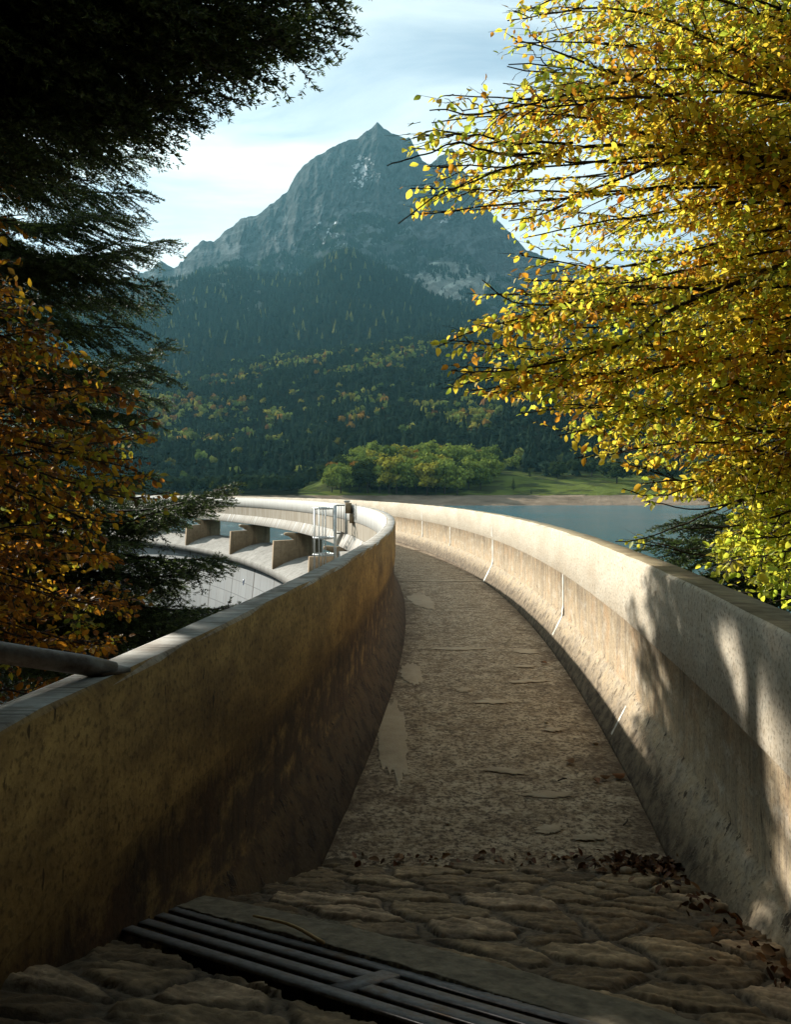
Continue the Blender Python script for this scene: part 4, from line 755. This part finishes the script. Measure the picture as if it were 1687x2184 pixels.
# ------------------------------------------------------------------ beeches
def leaves_mesh(P, T, rs, size=.072, cols=None, seed=0, face=.5):
    """P leaf bases, T twig directions; each leaf a pointed oval folded along its rib"""
    r = np.random.default_rng(seed); n_ = len(P); d = T * .55 + r.normal(size=(n_, 3)) * .5; d[:, 2] -= .25; d /= np.linalg.norm(d, axis=1)[:, None]
    nr = r.normal(size=(n_, 3)) * .42 + np.array([0, -face, .75]); nr -= d * (nr * d).sum(1)[:, None]; nr /= np.linalg.norm(nr, axis=1)[:, None]; sd_ = np.cross(d, nr)
    L = (size * (.45 + .85 * r.random(n_)))[:, None]; Wd = L * (.30 + .05 * r.random((n_, 1))); fold = (.12 + .25 * r.random((n_, 1))); curl = (.06 - .32 * r.random((n_, 1))) * L
    def q_(t_, w_, jj): return P + d * L * (t_ + .12) + sd_ * Wd * w_ + nr * (np.abs(w_) * Wd * fold) + nr * curl * t_ * t_ * 2 + r.normal(size=(n_, 3)) * .0012
    b = q_(0, 0, 0); tp = q_(1, 0, 0); V = np.stack([b, q_(.2, .72, 0), q_(.5, 1, 0), q_(.8, .58, 0), tp, q_(.8, -.58, 0), q_(.5, -1, 0), q_(.2, -.72, 0)], 1).reshape(-1, 3)
    i = np.arange(n_)[:, None] * 8; F1 = i + np.array([[0, 1, 2, 3, 4]]); F2 = i + np.array([[0, 4, 5, 6, 7]])
    return V, np.concatenate([F1, F2]), np.repeat(cols, 8, axis=0)
def beech(loc, label, mains, trunk, palette, seed, mask, size=.072, twig=1.0, face=.5, tl=.85, lime=0):
    r = np.random.default_rng(seed); o = empty('beech_tree', loc, label, 'tree'); wood = Acc(); LP, LT, LC_ = [], [], []; bark = (.035, .027, .02)
    tb = MB(); tb.tube(smooth_poly(trunk, 16), np.linspace(.17, .05, 16), 10); tb.build('trunk', M_BARK, o, smooth=True)
    for mi, (poly, r0) in enumerate(mains):
        P = smooth_poly(poly, 26); P += np.cumsum(r.normal(size=P.shape) * .006, axis=0); V, Fs = tube(P, np.linspace(r0 * 1.25, .0035, 26), 6); wood.add(V, Fs, bark)
        Ls = np.r_[0, np.cumsum(np.linalg.norm(np.diff(P, axis=0), axis=1))]; L = Ls[-1]; sx = .35; flip = 1; T = np.gradient(P, axis=0); T /= np.linalg.norm(T, axis=1)[:, None]
        hue = r.random(); mt = [(P[a_], P[a_ + 1]) for a_ in range(12, 25)]
        while sx < L:
            k = min(np.searchsorted(Ls, sx), 25); p = P[k]; tg = T[k]; f = sx / L; sx += r.uniform(.06, .13) / twig; flip = -flip
            side = np.cross(tg, [0, 0, 1.]); side /= np.linalg.norm(side) + 1e-9; a = math.radians(r.uniform(30, 62)); l1 = (tl * (1 - f) ** .8 + .18) * r.uniform(.55, 1.15)
            d = tg * math.cos(a) + side * flip * math.sin(a) * .9 + np.array([0, 0, r.uniform(-.35, .3)]); d /= np.linalg.norm(d)
            q_ = np.linspace(0, 1, 6)[:, None]; Q = p + d * l1 * q_ + np.array([0, 0, -.12 * l1]) * q_ ** 2 + r.normal(size=(6, 3)) * .006; ok = mask(Q[-1])
            if not mask(Q[3]) or not ok: continue
            V, Fs = tube(Q, np.linspace(.0055, .0014, 6), 4); wood.add(V, Fs, bark)
            hue2 = np.clip(hue * .5 + .5 * r.random() + .0, 0, 1); ns = max(1, int(l1 / .09))
            twigs = [(Q[a_], Q[a_ + 1]) for a_ in range(1, 5)]
            for b in range(ns):
                t2 = (b + r.random()) / ns; c0_ = p + d * l1 * t2; s2 = 1 if b % 2 else -1; sv = np.cross(d, [0, 0, 1.]); sv /= np.linalg.norm(sv) + 1e-9; l2 = r.uniform(.08, .24) * (1.15 - .6 * t2)
                d2 = d * .75 + sv * s2 * .65 + np.array([0, 0, r.uniform(-.3, .25)]); d2 /= np.linalg.norm(d2); e = c0_ + d2 * l2; twigs.append((c0_, e)); V, Fs = tube([c0_, c0_ * .5 + e * .5 + r.normal(size=3) * .004, e], [.0022, .0016, .001], 3); wood.add(V, Fs, bark)
            twigs += mt; mt = []
            for (a0, b0) in twigs:
                ln = np.linalg.norm(b0 - a0); m_ = max(1, int(ln / .036)); t_ = (np.arange(m_) + r.random(m_)) / m_
                LP.append(a0 + (b0 - a0) * t_[:, None]); LT.append(np.broadcast_to((b0 - a0) / (ln + 1e-9), (m_, 3)))
                ci = np.clip((hue2 * .75 + .25 * r.random(m_)) * len(palette), 0, len(palette) - 1).astype(int); cc0 = palette[ci]; lowm = np.clip((1.9 - a0[2]) / 1.2, 0, 1) * .8 * lime; cc0 = cc0 * (1 - lowm) + lowm * np.array([.44, .54, .06]); LC_.append(cc0 * (.75 + .5 * r.random((m_, 1))))
    LP = np.concatenate(LP); LT = np.concatenate(LT); LC_ = np.concatenate(LC_); keep = np.array([mask(p) for p in LP]); LP, LT, LC_ = LP[keep], LT[keep], LC_[keep]
    V, Fs, Cc_ = leaves_mesh(LP, LT, 0, size, LC_, seed, face); A_ = Acc(); A_.add(V, Fs, Cc_); link('crown', A_.mesh('crown'), M_LEAF, o); link('branches', wood.mesh('branches', True), M_BARK, o)
    print('leaves', len(LP)); return o
def proj(p): return CX + p[0] / max(p[1], .3) * F, HZ - (p[2] - EYE) / max(p[1], .3) * F
BR = [(-400, 1180), (-60, 1090), (0, 1072), (50, 1040), (100, 1062), (160, 1050), (205, 898), (235, 930), (262, 862), (300, 860), (343, 808), (380, 845), (425, 835), (462, 855), (472, 1085), (500, 1075), (520, 1048), (575, 1038), (610, 1040), (650, 985), (700, 958), (738, 922), (775, 962), (820, 960), (840, 940), (856, 1080), (892, 1098), (930, 1195), (982, 1215), (998, 1335), (1045, 1330), (1100, 1370), (1125, 1400), (1150, 1300), (1172, 1305), (1185, 1440), (1250, 1515), (1310, 1660), (1340, 1750)]
bR = lambda v: np.interp(v, [c[0] for c in BR], [c[1] for c in BR])
def maskR(p):
    x, v = proj(p)
    if x < bR(v) - 4: return False
    zn = 230 if v < 600 else 110
    if x < bR(v) + zn and math.sin(p[0] * 37.7 + p[1] * 51.3 + p[2] * 43.1) > .1 + .9 * (x - bR(v)) / zn: return False
    # openings where the sky and the lake show through
    for (cx_, cy_, rx_, ry_) in ((1235, 365, 75, 26), (1150, 420, 60, 34), (1050, 170, 60, 40), (1290, 435, 70, 22), (1370, 370, 50, 22), (1460, 1110, 95, 45), (1440, 1180, 70, 40), (1100, 330, 0, 0), (985, 150, 60, 60), (1420, 1010, 40, 12), (1340, 960, 20, 8)):
        if rx_ and ((x - cx_) / rx_) ** 2 + ((v - cy_) / ry_) ** 2 < 1 and math.sin(p[0] * 27.7 + p[1] * 31.3 + p[2] * 33.1) < (.45 if v < 600 else 2): return False
    return p[1] > 2.2
mains = []
def PX(L, D0, D1, r0): k = len(L); mains.append(([pt(x, v, D0 + (D1 - D0) * i / (k - 1)) for i, (x, v) in enumerate(L)], r0))
PX([(2050, 470), (1800, 400), (1687, 359), (1600, 333), (1538, 281), (1528, 250), (1460, 198), (1382, 156), (1304, 135), (1226, 104), (1130, 75)], 5.6, 4.9, .026)
PX([(2000, 60), (1687, 78), (1580, 86), (1528, 122), (1460, 140), (1380, 150), (1200, 150), (1080, 130)], 5.8, 5.2, .02)
PX([(2050, 400), (1642, 338), (1460, 325), (1429, 338), (1372, 374), (1268, 416), (1174, 458), (1095, 475)], 5.4, 5.2, .018)
PX([(2000, 350), (1600, 320), (1356, 302), (1226, 302), (1153, 328), (1070, 343), (1008, 369), (930, 400), (857, 458)], 5.4, 4.5, .016)
PX([(1153, 328), (1050, 320), (960, 300), (900, 320), (812, 345)], 4.75, 4.45, .007)
PX([(1226, 302), (1100, 290), (1000, 270), (867, 262)], 4.9, 4.5, .007)
PX([(1382, 156), (1250, 190), (1120, 215), (1000, 225), (900, 212)], 5.0, 4.6, .008)
PX([(1460, 198), (1330, 215), (1200, 240), (1080, 240)], 5.0, 4.7, .008)
PX([(2050, 480), (1687, 567), (1580, 608), (1512, 634), (1424, 676), (1372, 728), (1250, 770), (1080, 800), (965, 800)], 5.2, 4.9, .024)
PX([(1507, 621), (1382, 616), (1278, 632), (1216, 655), (1100, 640), (1042, 600)], 5.0, 4.9, .01)
PX([(1512, 634), (1300, 655), (1150, 680), (1030, 700), (930, 735)], 5.1, 4.7, .01)
PX([(2000, 800), (1687, 850), (1481, 785), (1429, 759), (1330, 749), (1150, 790), (1000, 830), (950, 838)], 5.6, 5.0, .015)
PX([(2000, 900), (1687, 930), (1500, 900), (1300, 880), (1105, 893)], 5.6, 5.0, .012)
PX([(2000, 1000), (1687, 980), (1500, 950), (1350, 960), (1220, 982)], 5.6, 5.1, .012)
PX([(2000, 950), (1687, 990), (1550, 1010), (1430, 1040), (1345, 1030)], 5.4, 5.0, .012)
PX([(2000, 1000), (1700, 1040), (1560, 1080), (1450, 1120), (1380, 1145), (1308, 1155)], 5.4, 5.2, .009)
PX([(2000, 1080), (1750, 1110), (1640, 1130), (1550, 1120)], 5, 5, .009)
PX([(2000, 1130), (1750, 1170), (1660, 1220), (1560, 1250)], 5.2, 5, .012)
PX([(2000, 1200), (1780, 1250), (1687, 1280), (1600, 1290)], 5.2, 5, .010)
PX([(2000, 1150), (1800, 1180), (1650, 1190), (1570, 1200)], 4.6, 4.6, .008)
rr = random.Random(11)
for v in np.arange(-200, 1320, 44):
    for Dd, off in ((5.3, 60), (7.0, 130)):
        vt = v + rr.uniform(-20, 20); xt = float(bR(vt)) + off * rr.uniform(.3, 1.3) + (60 if v < 0 else 0); v0 = 480 + (v - 480) * .62
        if xt > 1750: continue
        if Dd > 6 and 0 < v < 1250: PX([(2100, v0 + 30), (1900, v0 * .6 + vt * .4), (max(xt, 1450) + rr.uniform(0, 150), vt + rr.uniform(-25, 25))], 6.1, 5.8, .012)
        PX([(2080, v0), (xt + (2080 - xt) * .6, (v0 * .5 + vt * .5) - 25 + rr.uniform(-60, 60)), (xt + (2080 - xt) * .25, vt + rr.uniform(-55, 25)), (xt, vt)], Dd + .3, Dd - .25, .013)
palR = np.array([[.17, .22, .03], [.36, .41, .05], [.56, .50, .06], [.32, .38, .045], [.64, .51, .06], [.58, .42, .05], [.46, .22, .03], [.60, .56, .07], [.40, .46, .05], [.28, .32, .04]])
beech((6.3, 5.6, -7.0), 'tall yellow green beech leaning in from the right over the lake side', mains, [(6.3, 5.6, -7), (6.2, 5.6, -2), (6.0, 5.6, 2), (6.1, 5.7, 5), (6.0, 5.7, 9)], palR, 5, maskR, size=.051, twig=1.0, face=.35, lime=1)
# left beech
BL = [(280, 60), (300, 60), (345, 85), (365, 30), (420, 30), (470, 55), (500, 70), (520, 20), (600, 60), (640, 95), (700, 130), (740, 190), (790, 210), (850, 300), (890, 335), (930, 320), (980, 335), (1020, 352), (1060, 345), (1095, 330), (1120, 240), (1180, 240), (1210, 300), (1290, 320), (1330, 250), (1400, 300), (1435, 270), (1470, 160), (1520, 60)]
bL = lambda v: np.interp(v, [c[0] for c in BL], [c[1] for c in BL])
def maskL(p):
    x, v = proj(p); return x < bL(v) + 30 * math.sin(p[0] * 23 + p[2] * 31) and v > 275
mains = []
for v in np.arange(580, 1500, 40):
    for Dd, off in ((5.6, 20), (6.6, 90)):
        vt = v + rr.uniform(-14, 14); xt = float(bL(vt)) - off * rr.uniform(.1, 1.2); v0 = 900 + (v - 900) * .7
        PX([(-420, v0 + rr.uniform(-60, 160)), (-150, v0 * .5 + vt * .5 + rr.uniform(-80, 80)), (xt - 120, vt + rr.uniform(-50, 30)), (xt, vt)], Dd, Dd - .15, .011)
for vt, xt in ((330, 62), (350, 85), (440, 45), (470, 55), (495, 66)): PX([(-420, vt + 120), (-150, vt + 30), (xt, vt)], 5.4, 5.2, .008)
palL = np.array([[.10, .13, .02], [.20, .19, .02], [.30, .18, .018], [.26, .11, .014], [.14, .055, .012], [.10, .06, .012], [.07, .08, .02]])
beech((-4.7, 5.9, -9.0), 'low beech with brown and orange leaves in front of the fir on the left', mains, [(-4.7, 5.9, -9), (-4.6, 5.9, -4), (-4.5, 5.9, 0), (-4.6, 6, 4)], palL, 6, maskL, size=.055, twig=.5, tl=.85)

# ------------------------------------------------------------------ litter and little things on the ground
M_DRY = m_attr('dry_leaf', .7, var=.3, nscale=40)
def one_leaf(seed, size):
    r = np.random.default_rng(seed); V, Fs, C_ = leaves_mesh(np.zeros((1, 3)), np.array([[1., 0, 0]]), 0, size, np.array([[.20, .09, .035]]), seed); V = np.array(V); V -= V.mean(0); U_, S_, Vt_ = np.linalg.svd(V); V = V @ Vt_.T; V[:, 2] = V[:, 2] * 2.2 + .012; return V, Fs
lfs = [(1290, 1668, 'curled brown leaf right of centre on the path'), (1272, 1672, 'broken brown leaf beside a twig on the path'), (1215, 1632, 'dark wet leaf on the path'), (1160, 1418, 'small rust coloured leaf far along the path'), (1196, 1518, 'rust leaf near the foot of the right wall'), (1320, 1665, 'brown leaf at the foot of the right wall'), (950, 1865, 'brown leaf stuck on the first cobbles'), (1020, 1868, 'orange brown leaf in the soil strip'), (1284, 1870, 'pale leaf by the leaf pile')]
for k, (px, py, lb) in enumerate(lfs):
    x, y = gp(px, py); V, Fs = one_leaf(k + 40, .065); a = k * 1.9; ca, sa = math.cos(a), math.sin(a); V = V @ np.array([[ca, sa, 0], [-sa, ca, 0], [0, 0, 1]])
    A_ = Acc(); A_.add(V + [x, y, .016], Fs, (.24, .10, .04) if k % 2 else (.16, .08, .035)); tag(link('fallen_leaf', A_.mesh('leaf'), M_DRY), lb, 'leaf', 'fallen leaves on the path')
# litter piles: countless scraps
A_ = Acc(); r = np.random.default_rng(12); n_ = 900
c1 = np.stack([r.normal(1.08, .13, 300), r.normal(3.33, .055, 300)], -1); yb = r.uniform(1.6, 3.35, 330); c2 = np.stack([1.15 - (3.3 - yb) * .07 - np.abs(r.normal(0, .07, 330)), yb], -1); xb = r.uniform(-.2, 1.15, 270); c3 = np.stack([xb, 3.4 + r.normal(0, .03, 270)], -1)
pp = np.concatenate([c1, c2[:110], c3[:70]]); V, Fs, C_ = leaves_mesh(np.concatenate([pp, (np.maximum(rampz(pp[:, 0], pp[:, 1]), 0) + .012 + .02 * r.random(len(pp)))[:, None]], 1), r.normal(size=(len(pp), 3)) * [1, 1, .15], 0, .038, np.array([[.15, .06, .03], [.09, .045, .025], [.20, .10, .04]])[r.integers(0, 3, len(pp))] * (.5 + .9 * r.random((len(pp), 1))), 8, 0)
A_.add(V, Fs, C_); tag(link('leaf_litter', A_.mesh('leaf_litter'), M_DRY), 'dark brown leaf litter heaped where the cobbles meet the right wall', 'leaf litter', kind='stuff')
M_ST = m_concrete('pebble', (.45, .38, .27), (.33, .27, .2), (.18, .13, .09))
def stone(px, py, s, lb, seed):
    P3 = on_ramp(px, py) if py > 1845 else np.array([*gp(px, py), .01]); r = np.random.default_rng(seed); V = []; Fs = []; n1_, n2_ = 7, 10
    for a in range(n1_):
        for b in range(n2_):
            ph = math.pi * a / (n1_ - 1); th_ = 2 * math.pi * b / n2_; q_ = 1 + .25 * (float(vnoise(np.array(math.cos(th_) * 1.5 + seed), np.array(ph * 1.3 + math.sin(th_)))) - .5); V.append((s * q_ * math.sin(ph) * math.cos(th_), s * .8 * q_ * math.sin(ph) * math.sin(th_), s * .6 * q_ * math.cos(ph)))
    for a in range(n1_ - 1):
        for b in range(n2_): Fs.append((a * n2_ + b, a * n2_ + (b + 1) % n2_, (a + 1) * n2_ + (b + 1) % n2_, (a + 1) * n2_ + b))
    b = MB(); b.add(np.array(V) + P3 + [0, 0, s * .4], Fs); tag(b.build('pebble', M_ST, smooth=True), lb, 'stone', 'loose stones at the foot of the ramp')
for k, (px, py, s, lb) in enumerate([(1336, 1862, .028, 'pale upright pebble at the left of the leaf pile'), (1282, 1892, .02, 'yellowish pebble on the cobbles by the leaf pile'), (1165, 1545, .014, 'small dark pebble halfway along the path'), (1270, 1590, .018, 'brown pebble near the right wall foot'), (955, 1762, .012, 'tiny pebble in the path centre')]): stone(px, py, s, lb, k * 3 + 1)
for k, (px, py, ln, a, lb) in enumerate([(1330, 1768, .09, .9, 'short dark twig on the path near the right wall'), (1190, 1672, .07, .4, 'thin twig lying beside the brown leaves')]):
    x, y = gp(px, py); b = MB(); b.tube(smooth_poly([(x, y, .02), (x + ln * .5 * math.cos(a), y + ln * .5 * math.sin(a), .026), (x + ln * math.cos(a + .2), y + ln * math.sin(a + .2), .019)], 8), [.004] * 6 + [.003, .002], 6); tag(b.build('twig', M_BARK), lb, 'twig')
# dry stalk lying along the kerb
S0 = on_ramp(540, 1980); S1 = on_ramp(690, 2040); b = MB(); b.tube(smooth_poly([S0 + [0, 0, .035], (S0 + S1) / 2 + [.01, .01, .038], S1 + [0, 0, .034]], 10), np.linspace(.003, .005, 10), 6)
t = NT('straw'); tag(b.build('dry_stalk', t.bsdf((.42, .28, .12), .7)), 'pale yellow dry stalk lying along the granite kerb', 'stalk')
# grass tuft in the joint at the spillway steps etc.

# ------------------------------------------------------------------ haze
hz = MB(); hz.box((0, 0, 734), (7800, 7800, 1536)); t = NT('haze_air')
pv = t.n('ShaderNodeVolumePrincipled'); pv.inputs['Color'].default_value = (.30, .74, .92, 1); pv.inputs['Density'].default_value = .000052; pv.inputs['Anisotropy'].default_value = .2
t.t.links.new(pv.outputs[0], t.out.inputs['Volume']); ho = hz.build('haze', t.m); tag(ho, 'thin blue haze over the valley', 'haze', kind='stuff')
